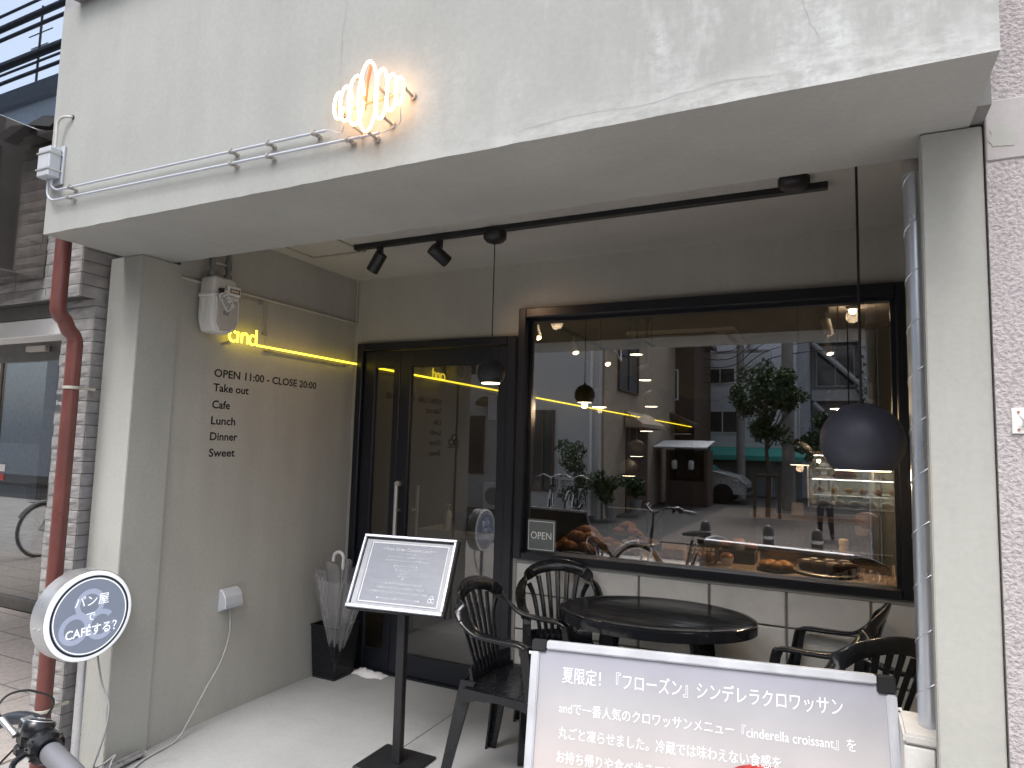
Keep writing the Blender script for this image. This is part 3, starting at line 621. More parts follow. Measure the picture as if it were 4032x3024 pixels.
# mirror glass window over the box
mw=obj('upper_window',B().box(-3.36,-3.20,1.79,1.86,2.92,5.2).box(-7,-3.361,1.79,1.86,2.90,2.955).box(-7,-3.361,1.79,1.86,5.14,5.2),mat('window_alu',(.33,.32,.33),.45,.5),ln,bevel=.003)
obj('pane',B().box(-7,-3.361,1.81,1.818,2.955,5.14),M_sglass,mw)
obj('upper_room_back',B().box(-7,-3.2,2.61,2.7,2.96,5.3),mat('upper_room_blue',(.32,.38,.47),.8),ln)
obj('upper_wall',B().box(-9.4,-3.2,1.87,2.6,5.21,8),M_stone,ln)
obj('drip_flashing',B().prism([(-3.49,2.93),(-3.36,2.95),(-3.21,2.92),(-3.30,2.885)],1.74,1.80,'y'),M_ink,ln)
# red brown downpipe with offset
dp=thing('downpipe','red brown drain pipe with an offset bend in front of the stone pier','pipe',(-3.158,1.86,-.06))
px_=-3.160
path=[(px_,1.772,2.9),(px_,1.772,2.03)]+arc((px_,1.832,2.02),.06,PI,PI+R(62),6,(0,1,0),(0,0,1))+arc((px_,1.80,1.865),.06,R(62),0,6,(0,1,0),(0,0,1))+[(px_,1.86,1.80),(px_,1.86,-.06)]
obj('pipe',B().tube(path,.0325,28),M_red,dp,smooth=50)
obj('socket',B().cyl((px_,1.772,2.26),(px_,1.772,2.32),.0305,24),M_red,dp,smooth=40)
for (y,z_) in ((1.772,2.04),(1.86,1.85)): obj('coupling_ring',B().cyl((px_,y,z_),(px_,y,z_+.01),.0337,28),M_red,dp,smooth=40)
for z_ in (1.66,.235): obj('bracket',B().lathe([(.033,-.007),(.036,-.005),(.036,.005),(.033,.007)],28,M=MX.Translation((px_,1.86,z_))).box(px_-.006,px_+.006,1.893,1.968,z_-.006,z_+.006),mat('bracket_cream',(.5,.48,.42),.5,.3),dp,smooth=40)
# ------------------------------------------------------------------ plastic garden chairs
def band(path,widths,wdirs,th,b):
    """sweep a rounded flat strip; wdirs = direction of the strip's width at each point"""
    n=len(path); rings=[]
    for i in range(n):
        a=path[max(i-1,0)]; c=path[min(i+1,n-1)]; t=(c-a).normalized()
        wv=wdirs[i]-t*wdirs[i].dot(t); wv.normalize(); nv=t.cross(wv); w_=widths[i]/2; h=th/2
        prof=[(-w_,-h*.4),(-w_*.86,-h),(w_*.86,-h),(w_,-h*.4),(w_,h*.4),(w_*.8,h),(-w_*.8,h),(-w_,h*.4)]
        rings.append([path[i]+wv*p+nv*q for p,q in prof])
    return b.loft(rings)
def lerpkeys(keys,n=6):
    P=smoothpath([k[0] for k in keys],n); out=[]; m=len(keys)-1
    for i,p in enumerate(P):
        s=min(i/n,m-1e-6); k=int(s); f=s-k
        out.append((p,V(keys[k][1]).lerp(V(keys[k+1][1]),f),keys[k][2]*(1-f)+keys[k+1][2]*f))
    return [o[0] for o in out],[o[2] for o in out],[o[1] for o in out]
def make_chair(label,group):
    t=thing('plastic_chair',label,'chair',(0,0,0),group)
    for s in (1,-1):
        keys=[((s*.205,.105,.625),(1,0,0),.044),((s*.207,.07,.637),(1,0,0),.046),((s*.21,-.04,.640),(1,0,0),.046),((s*.209,-.13,.652),(.95,0,-.3*s),.048),((s*.196,-.195,.695),(.75*s*s,.1*s,-.6*s),.052)]
        keys=[(a,(s*d[0],d[1],d[2]*s if False else d[2]),w_) for a,d,w_ in keys]
        p,wd,dr=lerpkeys([((s*.205,.105,.625),(1,0,0),.044),((s*.207,.07,.637),(1,0,0),.046),((s*.21,-.04,.640),(1,0,0),.046),((s*.209,-.13,.652),(1,0,-.25*s),.050),((s*.206,-.195,.695),(.8,.1*s,-.65*s),.054)])
        obj('armrest',band(p,wd,dr,.016,B()),M_plast,t,smooth=50)
        # front leg and arm support in one angle section, tapering to the foot
        rings=[]
        for (x,y,z,wd_) in ((s*.205,.098,.632,.044),(s*.206,.108,.60,.042),(s*.206,.125,.50,.046),(s*.207,.15,.40,.062),(s*.212,.18,.28,.055),(s*.222,.205,.12,.046),(s*.228,.22,0,.040)):
            k=.011; o_=s
            rings.append([V((x+o_*.012,y+wd_*.45,z)),V((x+o_*.012,y-wd_*.55,z)),V((x+o_*(.012-k),y-wd_*.55,z)),V((x+o_*(.012-k),y+wd_*.45-k,z)),V((x-o_*wd_*.6,y+wd_*.45-k,z)),V((x-o_*wd_*.6,y+wd_*.45,z))])
        obj('leg',B().loft(rings),M_plast,t,bevel=.002)
        rings=[]
        for (x,y,z,wd_) in ((s*.165,-.185,.44,.07),(s*.172,-.20,.38,.066),(s*.185,-.225,.25,.056),(s*.198,-.25,.12,.048),(s*.208,-.275,0,.040)):
            k=.011
            rings.append([V((x+s*.014,y-wd_*.45,z)),V((x+s*.014,y+wd_*.6,z)),V((x+s*(.014-k),y+wd_*.6,z)),V((x+s*(.014-k),y-wd_*.45+k,z)),V((x-s*wd_*.6,y-wd_*.45+k,z)),V((x-s*wd_*.6,y-wd_*.45,z))])
        obj('leg',B().loft(rings),M_plast,t,bevel=.002)
    half=[((.206,-.195,.695),(.8,.1,-.65),.054),((.180,-.235,.745),(.55,.22,-.8),.058),((.125,-.262,.785),(.3,.28,-.92),.062),((.06,-.277,.803),(.12,.3,-.95),.064),((0,-.282,.809),(0,.3,-.95),.064)]
    keys=half+[((-a[0],a[1],a[2]),(-d[0],d[1],d[2]),w_) for a,d,w_ in half[-2::-1]]
    # keep the width vector continuous across the arch
    p,wd,dr=lerpkeys(keys); obj('back_rim',band(p,wd,dr,.017,B()),M_plast,t,smooth=50)
    for i in range(-3,4):
        xt=.053*i; zt={0:.785,1:.777,2:.755,3:.718}[abs(i)]; yt={0:-.277,1:-.273,2:-.262,3:-.238}[abs(i)]
        p,wd,dr=lerpkeys([((.031*i,-.185,.45),(1,0,0),.019),((.036*i,-.207,.54),(1,0,0),.021),((.043*i,-.235,.65),(1,0,0),.024),((xt,yt,zt),(1,0,0),.028)],4)
        obj('slat',band(p,wd,dr,.008,B()),M_plast,t,smooth=50)
    obj('lower_back',band(*[x for x in lerpkeys([((-.175,-.165,.455),(0,-.2,1),.08),((-.09,-.19,.455),(0,-.2,1),.075),((0,-.197,.455),(0,-.2,1),.075),((.09,-.19,.455),(0,-.2,1),.075),((.175,-.165,.455),(0,-.2,1),.08)],4)],.011,B()),M_plast,t,smooth=50)
    b=B(); n=9; g=[]
    for j in range(n):
        for i in range(n):
            u,v=-1+2*i/(n-1),-1+2*j/(n-1); x=u*(.20-.02*max(0,-v)); y=v*.195-.0; z=.420-.012*(1-u*u)*(1-v*v)-(.02*max(0,v-.6)/.4); g.append((x,y,z))
    fs=[(j*n+i,j*n+i+1,(j+1)*n+i+1,(j+1)*n+i) for j in range(n-1) for i in range(n-1)]
    o=len(g); g+=[(x,y,z-.01) for x,y,z in g]; fs+=[tuple(o+k for k in f[::-1]) for f in fs]
    edge=[i for i in range(n)]+[j*n+n-1 for j in range(1,n)]+[(n-1)*n+i for i in range(n-2,-1,-1)]+[j*n for j in range(n-2,0,-1)]
    fs+=[(edge[k],edge[(k+1)%len(edge)],o+edge[(k+1)%len(edge)],o+edge[k]) for k in range(len(edge))]
    obj('seat',b.add(g,fs),M_plast,t,smooth=50)
    sk=B()
    for s in (1,-1):
        pts=[(-.20,.415),(.16,.415),(.16,.36),(.09,.378),(-.02,.385),(-.12,.376),(-.20,.35)]
        sk.prism(pts,s*.198,s*.206,'x')
    sk.prism([(-.2,.40),(.2,.40),(.2,.35),(.11,.372),(-.11,.372),(-.2,.35)],.172,.18,'y'); sk.prism([(-.18,.415),(.18,.415),(.18,.36),(.1,.38),(-.1,.38),(-.18,.36)],-.205,-.197,'y')
    obj('seat_apron',sk,M_plast,t)
    return t
GR='black plastic chairs around the terrace table'
ch=make_chair('black slatted plastic armchair nearest the menu stand, facing right','%s'%GR)
place(ch,(-1.25,2.765,0),R(-92))
dup(ch,(-1.235,3.205,0),R(-150),'black slatted plastic armchair behind the round table with its back against the door side',GR)
dup(ch,(-.10,3.27,0),R(80),'black slatted plastic armchair right of the table, seen from its side',GR)
dup(ch,(-.015,2.885,0),R(38),'black slatted plastic armchair nearest the metal duct, half hidden by the poster board',GR)
# ------------------------------------------------------------------ table
tb=thing('round_table','round glossy black plastic table on the terrace','table',(-.765,3.135,0))
TR_=.44
prof=[(.001,.700),(.15,.7005),(.30,.700),(TR_-.05,.7005),(TR_-.03,.703),(TR_-.012,.7035),(TR_-.003,.699),(TR_,.690),(TR_,.655),(TR_-.008,.655),(TR_-.010,.685),(.001,.688)]
def tabmat():
    m,n,b=newmat('table_plastic'); b.inputs['Base Color'].default_value=(.009,.010,.013,1); b.inputs['Roughness'].default_value=.12
    bump(n,b,noise(n,9,3,stretch=(1,2.2,1)),.12,.01); return m
obj('tabletop',B().lathe(prof,72,M=MX.Translation((-.765,3.135,0))@Euler((0,0,R(9))).to_matrix().to_4x4()@MX.Diagonal((1.02,.72,1,1))),tabmat(),tb,smooth=35)
for a in (45,135,225,315):
    c,s=math.cos(R(a+12)),math.sin(R(a+12)); q=[]
    for r_,z_,w_ in ((.26,.69,.05),(.30,.45,.045),(.34,.2,.038),(.37,0,.032)):
        x,y=-.765+r_*c,3.135+.75*r_*s; q.append([V((x+dx*w_*c-dy*w_*s,y+dx*w_*s+dy*w_*c,z_)) for dx,dy in ((.7,-1),(.7,1),(-.2,.8),(-.5,0),(-.2,-.8))])
    obj('leg',B().loft(q),M_plast,tb,bevel=.002)
# ------------------------------------------------------------------ umbrella bin + umbrella + cloth
ub=thing('umbrella_bin','black wire mesh umbrella bin in the corner by the door','umbrella stand',(-2.845,3.39,0))
def rect(x0,x1,y0,y1,z): return [(x0,y0,z),(x1,y0,z),(x1,y1,z),(x0,y1,z)]
top=rect(-2.938,-2.735,3.285,3.50,.315); bot=rect(-2.925,-2.752,3.305,3.482,.012)
for k in range(4):
    a,b_,c,d=bot[k],bot[(k+1)%4],top[(k+1)%4],top[k]
    obj('mesh_panel',B().add([a,b_,c,d],[(0,1,2,3)]),M_mesh,ub)
    # real wires of the net on each panel
    wr=B()
    for i in range(1,14):
        f=i/14; p=V(a).lerp(V(b_),f); q=V(d).lerp(V(c),f); wr.tube([p,q],.0009,4,cap=False)
    for i in range(1,20):
        f=i/20; wr.tube([V(a).lerp(V(d),f),V(b_).lerp(V(c),f)],.0009,4,cap=False)
    obj('net_wires',wr,M_black,ub)
obj('rim',B().tube([V(p) for p in top],.006,8,closed=True),M_black,ub,smooth=50)
obj('base',B().loft([bot,[(x,y,.03) for x,y,z_ in bot]]).loft([[(x,y,0) for x,y,z_ in bot],bot]),M_black,ub)
um=thing('umbrella','closed clear vinyl umbrella with white hook handle leaning in the bin','umbrella',(-2.83,3.38,.02))
tip=V((-2.81,3.372,.03)); tp=V((-2.695,3.262,.66)); ax=(tp-tip).normalized(); s1=ax.cross(V((0,1,0))).normalized(); s2=ax.cross(s1)
rings=[]; NN=48; ru=random.Random(8); ph=[ru.uniform(-.25,.25) for _ in range(9)]
for j in range(13):
    f=j/12; r0=.012+.165*f**.9; ring_=[]
    for k in range(NN):
        a=2*PI*k/NN; fold=abs(math.sin(4*a+.7*f+ph[int(a/(2*PI)*8)%8])); rr_=r0*(.62+.38*fold) ; drop=.03*(1-fold)*f
        ring_.append(tip+ax*(.06+.60*f-drop)+s1*rr_*math.cos(a+.35*f)+s2*rr_*math.sin(a+.35*f))
    rings.append(ring_)
obj('canopy',B().loft(rings,cap=False),M_vinyl,um,smooth=70)
rb_=B()
for k in range(8):
    a=2*PI*(k+.5)/8; rb_.tube([tip+ax*(.06+.60*f)+(s1*math.cos(a+.35*f)+s2*math.sin(a+.35*f))*(.012+.165*f**.9) for f in (0,.3,.6,.85,1,1.045)],.0018,5)
obj('rib',rb_,M_alu,um,smooth=50)
obj('shaft',B().cyl(tip+ax*.02,tp+ax*.03,.0045,8),M_alu,um,smooth=50)
obj('tip',B().cyl(tip-ax*.005,tip+ax*.07,.008,10,.013),M_wpla,um,smooth=50)
h0=tp+ax*.02; hk=[h0,h0+ax*.07]+[h0+ax*.07+V((-1,0,0)).lerp(V((-1,-.1,0)),.5).normalized()*(.036*(1-math.cos(a)))+ax*(.036*math.sin(a)) for a in (R(20),R(45),R(70),R(95),R(120),R(150),R(180))]+[h0+ax*.045-V((.072,.004,0))]
obj('handle',B().tube(hk,.0095,12),mat('handle_white',(.74,.74,.78),.35),um,smooth=60)
cl=B(); rc=random.Random(6); nx,ny_=16,9; g=[]
for j in range(ny_):
    for i in range(nx):
        u,v=i/(nx-1),j/(ny_-1); e=math.sin(PI*u)**.5*math.sin(PI*v)**.6
        g.append((-2.752+.225*u+rc.uniform(-.006,.006),3.452+.085*v+.012*math.sin(u*9)+rc.uniform(-.005,.005),.003+e*(.022+.016*abs(math.sin(u*14+v*5))+rc.uniform(0,.008))*(1.15-.6*u)))
cl.add(g,[(j*nx+i,j*nx+i+1,(j+1)*nx+i+1,(j+1)*nx+i) for j in range(ny_-1) for i in range(nx-1)])
tag(obj('floor_cloth',cl,mat('white_cloth',(.72,.71,.73),.9,var=.06),smooth=80),'crumpled white cloth on the floor against the door foot','cloth')
# ------------------------------------------------------------------ menu stand
ms=thing('menu_stand','black pole menu stand with tilted silver frame and grey-blue printed menu','menu stand',(-1.80,2.63,0))
obj('base_plate',B().box(-1.96,-1.68,2.50,2.76,.001,.013),M_black,ms,bevel=.004)
obj('pole',B().box(-1.828,-1.786,2.612,2.648,.013,.80),M_black,ms,bevel=.003)
yw,ti=.150,.472
uu=V((math.cos(yw),math.sin(yw),0)); nn_=V((math.sin(yw),-math.cos(yw),0)); vv=V((0,0,1))*math.cos(ti)-nn_*math.sin(ti); NN_=uu.cross(vv)
Mm=MX((uu,vv,NN_)).transposed().to_4x4(); Mm.translation=V((-1.806,2.606,.85))
hw,hh=.2385,.173
pnl=obj('back_panel',B().box(-hw-.006,hw+.006,-hh-.004,hh+.002,-.034,-.006,M=Mm),M_black,ms,bevel=.003)
fr=B(); t_=.0125
fr.box(-hw,hw,hh-t_,hh,-.006,.010,M=Mm).box(-hw,hw,-hh,-hh+t_+.004,-.006,.014,M=Mm).box(-hw,-hw+t_,-hh+t_+.0045,hh-t_-.0005,-.006,.010,M=Mm).box(hw-t_,hw,-hh+t_+.0045,hh-t_-.0005,-.006,.010,M=Mm)
obj('frame',fr,mat('frame_silver',(.58,.60,.68),.22,.65,var=.1,vscale=12,rv=.08),ms,bevel=.002)
obj('mount',B().box(-.02,.045,-hh+.02,-hh+.07,-.05,-.035,M=Mm),M_black,ms)
# print: grey-blue sheet under a clear film
def menup():
    m,n,b=newmat('menu_print'); n.links.new(ramp(n,noise(n,7,3),[(.3,(.225,.245,.30)),(.7,(.27,.29,.345))]),b.inputs['Base Color']); b.inputs['Roughness'].default_value=.35
    b.inputs['Coat Weight'].default_value=.5; b.inputs['Coat Roughness'].default_value=.15; bump(n,b,noise(n,14,4,stretch=(1,1,3)),.12,.02); return m
sheet=obj('menu_sheet',B().box(-hw+t_+.004,hw-t_-.003,-hh+t_+.006,hh-t_-.010,-.0055,-.003,M=Mm),mat('sheet_margin',(.50,.52,.56),.35),ms)
obj('print_area',B().box(-.197,.203,-.1455,.1385,-.0029,-.0022,M=Mm),menup(),sheet)
wb_=B(); L0,L1,Z0,Z1=-.190,.204,-.141,.1395
for q in ((L0,L1,Z1-.0045,Z1),(L0,L1,Z0,Z0+.0045),(L0,L0+.0045,Z0+.0046,Z1-.0046),(L1-.0045,L1,Z0+.0046,Z1-.0046)): wb_.box(q[0],q[1],q[2],q[3],-.0021,-.0014,M=Mm)
obj('white_border',wb_,M_paperink,sheet)
def mt(s,x0,x1,y,h=None): text('lettering',s,M_paperink,sheet,Mm@V(((x0+x1)/2,y,-.0020)),uu,vv,width=(x1-x0),height=h,align='CENTER')
mt('～Table Order Croissant Lunch～',-.13,.145,.104,.0205)
mt('＜11：30～15：00＞',-.034,.051,.087)
mt('クロワッサンや色んなパンが食べ放題のランチスタート！',-.093,.107,.0715)
mt('お席で気分に合わせてパンにアイテムをお選びください。',-.104,.13,.0545)
mt('●四種のmini選べるアフタヌーン●',-.052,.066,.030)
mt('旬の彩りフルーツ＆チーズをあしらった前菜',-.05,.069,.020)
mt('季節のお野菜を使ったポタージュ',-.041,.056,.0105)
mt('パンに合うトロトロオムレツ',-.032,.047,.001)
mt('miniパスタ',-.012,.022,-.008)
mt('週替わりminiメイン',-.022,.037,-.0175)
mt('＋',-.002,.016,-.036)
mt('Ⓐパン棚に並ぶパンからお好きなパンを1品 ¥1280',-.104,.111,-.0525)
mt('Ⓑお勧めパンオーダーメニューからお好きなパン3品 ¥1780',-.113,.126,-.0725)
mt('Ⓒお勧めパンオーダーメニューからお好きなパンfree90min！¥2480',-.134,.145,-.0925)
mt('●ランチご注文のお客様アフタードリンク－¥200●',-.101,.113,-.121)
logo(Mm@V((.170,-.104,-.0018)),.0155,uu,vv,M_paperink,sheet,subh=.2)
0 and obj('film',B().box(-hw+t_+.002,hw-t_-.002,-hh+t_+.0045,hh-t_-.002,.002,.003,M=Mm),M_acryl,ms)
# ------------------------------------------------------------------ poster A-board
pb=thing('poster_board','large silver framed poster board with blue to peach print and white Japanese lettering','sign board',(-.39,2.2,0))
pu=V((.629,.12,0)).normalized(); pn_=V((pu.y,-pu.x,0)); tt=R(12); pv=V((0,0,1))*math.cos(tt)-pn_*math.sin(tt); pN=pu.cross(pv)
Mp=MX((pu,pv,pN)).transposed().to_4x4(); KP=1.7; Mp.translation=V((-.544*KP,1.24*KP,1.45-.378*KP))@MX.Identity(3) if False else V((-.544*KP,1.24*KP,1.45-.378*KP))
Mp=Mp@MX.Diagonal((KP,KP,KP,1))
PW,PH=.640,.462
def posterprint():
    m,n,b=newmat('poster_print'); tc=nd(n,'ShaderNodeTexCoord'); sp=nd(n,'ShaderNodeSeparateXYZ'); n.links.new(tc.outputs['Object'],sp.inputs[0])
    mr=nd(n,'ShaderNodeMapRange'); mr.inputs[1].default_value=.82; mr.inputs[2].default_value=.04; n.links.new(sp.outputs[2],mr.inputs[0])
    c=ramp(n,mr.outputs[0],[(0,(.33,.335,.41)),(.22,(.41,.405,.425)),(.42,(.48,.445,.445)),(.6,(.54,.47,.44)),(1,(.57,.43,.35))])
    c=mixc(n,c,ramp(n,noise(n,5,3),[(.3,.42),(.7,.58)]),.4,'OVERLAY')
    n.links.new(c,b.inputs['Base Color']); b.inputs['Roughness'].default_value=.25; b.inputs['Coat Weight'].default_value=.6; b.inputs['Coat Roughness'].default_value=.03
    return m
prt=obj('poster',B().box(.012,PW-.012,-PH+.012,-.012,-.004,-.001,M=Mp),posterprint(),pb)
f1=.0165
M_palu=mat('poster_frame_silver',(.66,.68,.73),.38,.45,var=.04)
obj('frame',B().box(.030,PW-.030,-f1,0,-.016,.006,M=Mp),M_palu,pb,bevel=.004,bseg=2)
obj('frame',B().box(0,f1,-PH+.03,-.022,-.016,.006,M=Mp),M_palu,pb,bevel=.004,bseg=2)
obj('frame',B().box(PW-f1,PW,-PH+.03,-.030,-.016,.006,M=Mp),M_palu,pb,bevel=.004,bseg=2)
obj('frame',B().box(.03,PW-.03,-PH,-PH+f1,-.016,.006,M=Mp),M_palu,pb,bevel=.004,bseg=2)
for x0,x1,a in ((0,.0298,1),(PW-.0298,PW,-1)):
    obj('corner_cap',B().box(x0,x1,-.0215 if a>0 else -.0295,0,-.0155,.0055,M=Mp),M_black,pb,bevel=.004,bseg=3)
obj('bolt',B().cyl(Mp@V((PW,-.052,-.006)),Mp@V((PW+.008,-.052,-.006)),.005,10),M_white,pb,smooth=40)
obj('bolt',B().cyl(Mp@V((0,-.026,-.006)),Mp@V((-.006,-.026,-.006)),.005,10),M_white,pb,smooth=40)
obj('back_board',B().box(.008,PW-.008,-PH+.008,-.008,-.014,-.006,M=Mp),M_grpla,pb)
# rear support frame of the A-board
Mq=Mp@MX.Translation((0,-.04,-.018))@Euler((R(10),0,0)).to_matrix().to_4x4()
obj('rear_leg',B().box(.02,.04,-.43,0,-.012,0,M=Mq).box(PW-.04,PW-.02,-.43,0,-.012,0,M=Mq).box(.04,PW-.04,-.30,-.285,-.012,0,M=Mq),M_palu,pb)
def ptxt(s,x0,x1,yb,h): text('lettering',s,M_paperink,prt,Mp@V((x0,yb,-.0006)),pu,pv,width=(x1-x0)*KP,height=h*KP)
ptxt('夏限定！『フローズン』シンデレラクロワッサン',.063,.555,-.0705,.031)
ptxt('andで一番人気のクロワッサンメニュー『cinderella croissant』を',.060,.572,-.125,.0225)
ptxt('丸ごと凍らせました。冷蔵では味わえない食感を',.061,.452,-.168,.0225)
ptxt('お持ち帰りや食べ歩きでも',.060,.272,-.2085,.0225)
# printed fruit topping just at the picture's lower edge
fr_=B(); q=[(.42+.075*math.cos(PI*i/12),-.216+.05*math.sin(PI*i/12)) for i in range(13)]
fr_.add([Mp@V((x,y,-.0004)) for x,y in q],[tuple(range(13))])
obj('printed_fruit',fr_,mat('red_print',(.50,.05,.045),.4,var=.4,vscale=30),prt)
# ------------------------------------------------------------------ track lights and pendants
def spot_body(b,a,d,L,r):
    d=V(d).normalized(); a=V(a); e=a+d*L
    b.tube([a,a+d*.004,e-d*.002,e],[r*.86,r,r,r*.97],22); return e,d
tk=thing('light_track','long black lighting track under the terrace ceiling','light track',(-1.2,2.905,CZ))
obj('rail',B().box(-2.41,-.012,2.888,2.922,CZ-.03,CZ-.0005),M_black,tk,bevel=.003)
obj('end_cap',B().box(-2.415,-2.4,2.886,2.924,CZ-.032,CZ-.001),M_black,tk)
for lab,x,d in (('black cylinder spotlight on the terrace track nearest the wall, tilted left',-2.247,(-.55,.05,-.75)),('black cylinder spotlight on the terrace track nearest the hanging globe, tilted right',-1.862,(.45,.75,-.55))):
    t=thing('spotlight',lab,'spotlight',(x,2.905,2.5),'spotlights on the terrace track')
    obj('adapter',B().box(x-.014,x+.014,2.89,2.92,CZ-.075,CZ-.031),M_black,t,bevel=.002)
    obj('arm',B().cyl((x,2.905,CZ-.076),(x,2.905,CZ-.10),.006,10).ball((x,2.905,CZ-.102),.012),M_black,t,smooth=50)
    d=V(d).normalized(); st_=V((x,2.905,CZ-.108))-d*.045+V((.0,-.015,0)); b=B(); e,d=spot_body(b,st_,d,.115,.034); obj('body',b,M_black,t,smooth=40)
    obj('lens',B().cyl(e+d*.0005,e+d*.0012,.026,20),emitter('spot_lens',(1,.8,.55),.8),t)
    L=bpy.data.lights.new('spot_lamp','SPOT'); L.energy=SPOTW; L.color=(1,.62,.36); L.spot_size=R(80); L.spot_blend=.8; L.shadow_soft_size=.03
    lo=bpy.data.objects.new('spot_lamp',L); COL.objects.link(lo); lo.parent=t; lo.location=(e+d*.01)-t.location; lo.rotation_euler=d.to_track_quat('-Z','Y').to_euler()
def globe(name,lab,c,r,top,mt_=None,group=None,cut=-.74,glow=None,canopy=True,en=0):
    c=V(c); t=thing(name,lab,'pendant lamp',c,group)
    a0=math.acos(-cut); prof=[]
    n=18
    for i in range(n+1):
        a=a0+(PI-a0)*i/n; prof.append((r*math.sin(a),-r*math.cos(a)))
    zc=prof[0][1]
    inner=[(p[0]*.965,p[1]*.965) for p in prof[:]]
    obj('shade',B().lathe([(inner[-1][0],inner[-1][1])]+inner[::-1][1:]+[(prof[0][0],zc)]+prof[1:],40,M=MX.Translation(c),cap=False),mt_ or M_globe,t,smooth=50)
    obj('diffuser',B().lathe([(prof[0][0]*.96,zc+.004),(prof[0][0]*.96,zc-.0025),(.001,zc-.003)],32,M=MX.Translation(c)),glow or M_warmlo,t)
    obj('cord',B().cyl(c+V((0,0,r*.99)),(c.x,c.y,top),.0028 if r<.1 else .0042,8),M_cord,t,smooth=50)
    obj('cord_grip',B().cyl(c+V((0,0,r*.97)),c+V((0,0,r*1.0+.012)),.009,12),M_black,t,smooth=50)
    if canopy: obj('canopy',B().lathe([(.001,top-.055),(.02,top-.055),(.045,top-.045),(.058,top-.03),(.060,top-.0),(.001,top)],28,M=MX.Translation((c.x,c.y,0))),M_black,t,smooth=50)
    if en:
        L=bpy.data.lights.new('bulb','POINT'); L.energy=en; L.color=(1,.7,.42); L.shadow_soft_size=.02; lo=bpy.data.objects.new('bulb',L); COL.objects.link(lo); lo.parent=t; lo.location=(0,0,zc-.02)
    return t
M_globe=mat('matt_black_shade',(.014,.015,.020),.62,var=.1,vscale=20)
globe('globe_pendant','small matt black globe pendant hanging before the entrance door',(-1.538,2.915,1.807),.070,CZ-.03,en=PENDW)
globe('globe_pendant','largest matt navy-black globe pendant hanging at the right of the terrace',(.078,2.5,1.494),.1275,CZ,mt_=mat('navy_shade',(.040,.044,.066),.55,var=.08,vscale=14),en=PENDW)
tag(obj('track_canopy',B().lathe([(.001,CZ-.05),(.02,CZ-.05),(.05,CZ-.04),(.06,CZ-.025),(.06,CZ-.001),(.001,CZ-.001)],28,M=MX.Translation((-.135,2.815,0))),M_black,smooth=50),'black round cup mounted near the right end of the terrace track','track fitting')
# ------------------------------------------------------------------ café room: lamps
GP='globe pendants hanging inside the café'
labs={'a':'topmost black globe of the hanging cluster inside the window','b':'second highest globe of the hanging cluster, lit below','d':'third highest globe of the hanging cluster, just above the yellow reflection','e':'middle black globe of the hanging cluster with lit rim','f':'second lowest globe of the hanging cluster','g':'lowest globe of the hanging cluster'}
for k,p in dict(a=(-1.341,4.87,2.207),b=(-1.29,4.95,2.02),d=(-1.234,4.91,1.818),e=(-1.281,4.958,1.635),f=(-1.333,4.879,1.446),g=(-1.401,4.916,1.299)).items():
    globe('globe_pendant',labs[k],p,.070,2.47,group=GP,canopy=False)
cn=thing('pendant_canopy','black round ceiling plate from which the globe cluster hangs','ceiling plate',(-1.32,4.92,2.5))
obj('plate',B().lathe([(.001,2.455),(.10,2.455),(.125,2.47),(.125,2.52),(.001,2.52)],32,M=MX.Translation((-1.32,4.92,0))).cyl((-1.32,4.92,2.52),(-1.32,4.92,2.6),.05,16),M_black,cn,smooth=40)
for k in range(6): a=2*PI*k/6; obj('cord_grip',B().cyl((-1.32+.085*math.cos(a),4.92+.085*math.sin(a),2.425),(-1.32+.085*math.cos(a),4.92+.085*math.sin(a),2.456),.009,8),M_black,cn)
globe('globe_pendant','brown bronze globe pendant hanging alone inside the left half of the window',(-1.418,4.25,1.774),.073,2.6,mt_=mat('bronze_shade',(.10,.065,.03),.5),group=GP,en=SILLW)
globe('globe_pendant','grey globe pendant with bright lit opening behind the largest terrace globe',(.02,4.03,1.747),.070,2.6,group=GP,en=SILLW)
globe('globe_pendant','dark globe pendant low inside the window left of the largest terrace globe',(-.176,3.90,1.44),.070,2.6,group=GP,en=SILLW)
M_spw=mat('spot_grey',(.30,.30,.29),.45)
def room_track(x,y0,y1,lab,spots,labs2):
    t=thing('light_track',lab,'light track',(x,(y0+y1)/2,2.6),'lighting tracks inside the café')
    obj('rail',B().box(x-.017,x+.017,y0,y1,2.565,2.599),M_black,t)
    for (y,d),l2 in zip(spots,labs2):
        s=thing('spotlight',l2,'spotlight',(x,y,2.5),'spotlights inside the café')
        obj('adapter',B().box(x-.013,x+.013,y-.02,y+.02,2.52,2.564).cyl((x,y,2.52),(x,y,2.47),.006,8),M_spw,s)
        dd=V(d).normalized(); st_=V((x,y,2.46))-dd*.05; b=B(); e,dd=spot_body(b,st_,dd,.13,.036); obj('body',b,M_spw,s,smooth=40)
        obj('lens',B().cyl(e+dd*.0005,e+dd*.0012,.030,20),M_warm,s)
        L=bpy.data.lights.new('spot_lamp','SPOT'); L.energy=TRACKW; L.color=(1,.74,.48); L.spot_size=R(85); L.spot_blend=.7; L.shadow_soft_size=.03; lo=bpy.data.objects.new('spot_lamp',L); COL.objects.link(lo); lo.parent=s; lo.location=(e+dd*.01)-s.location; lo.rotation_euler=dd.to_track_quat('-Z','Y').to_euler()
room_track(-2.36,5.0,8.1,'black ceiling track at the left inside the café',[(5.30,(.35,-.3,-.8)),(6.25,(.35,-.3,-.8)),(7.3,(.35,-.45,-.6))],['grey track spotlight nearest the window top left corner','grey track spotlight in the middle of the left inner track','farthest lit spotlight of the left inner track'])
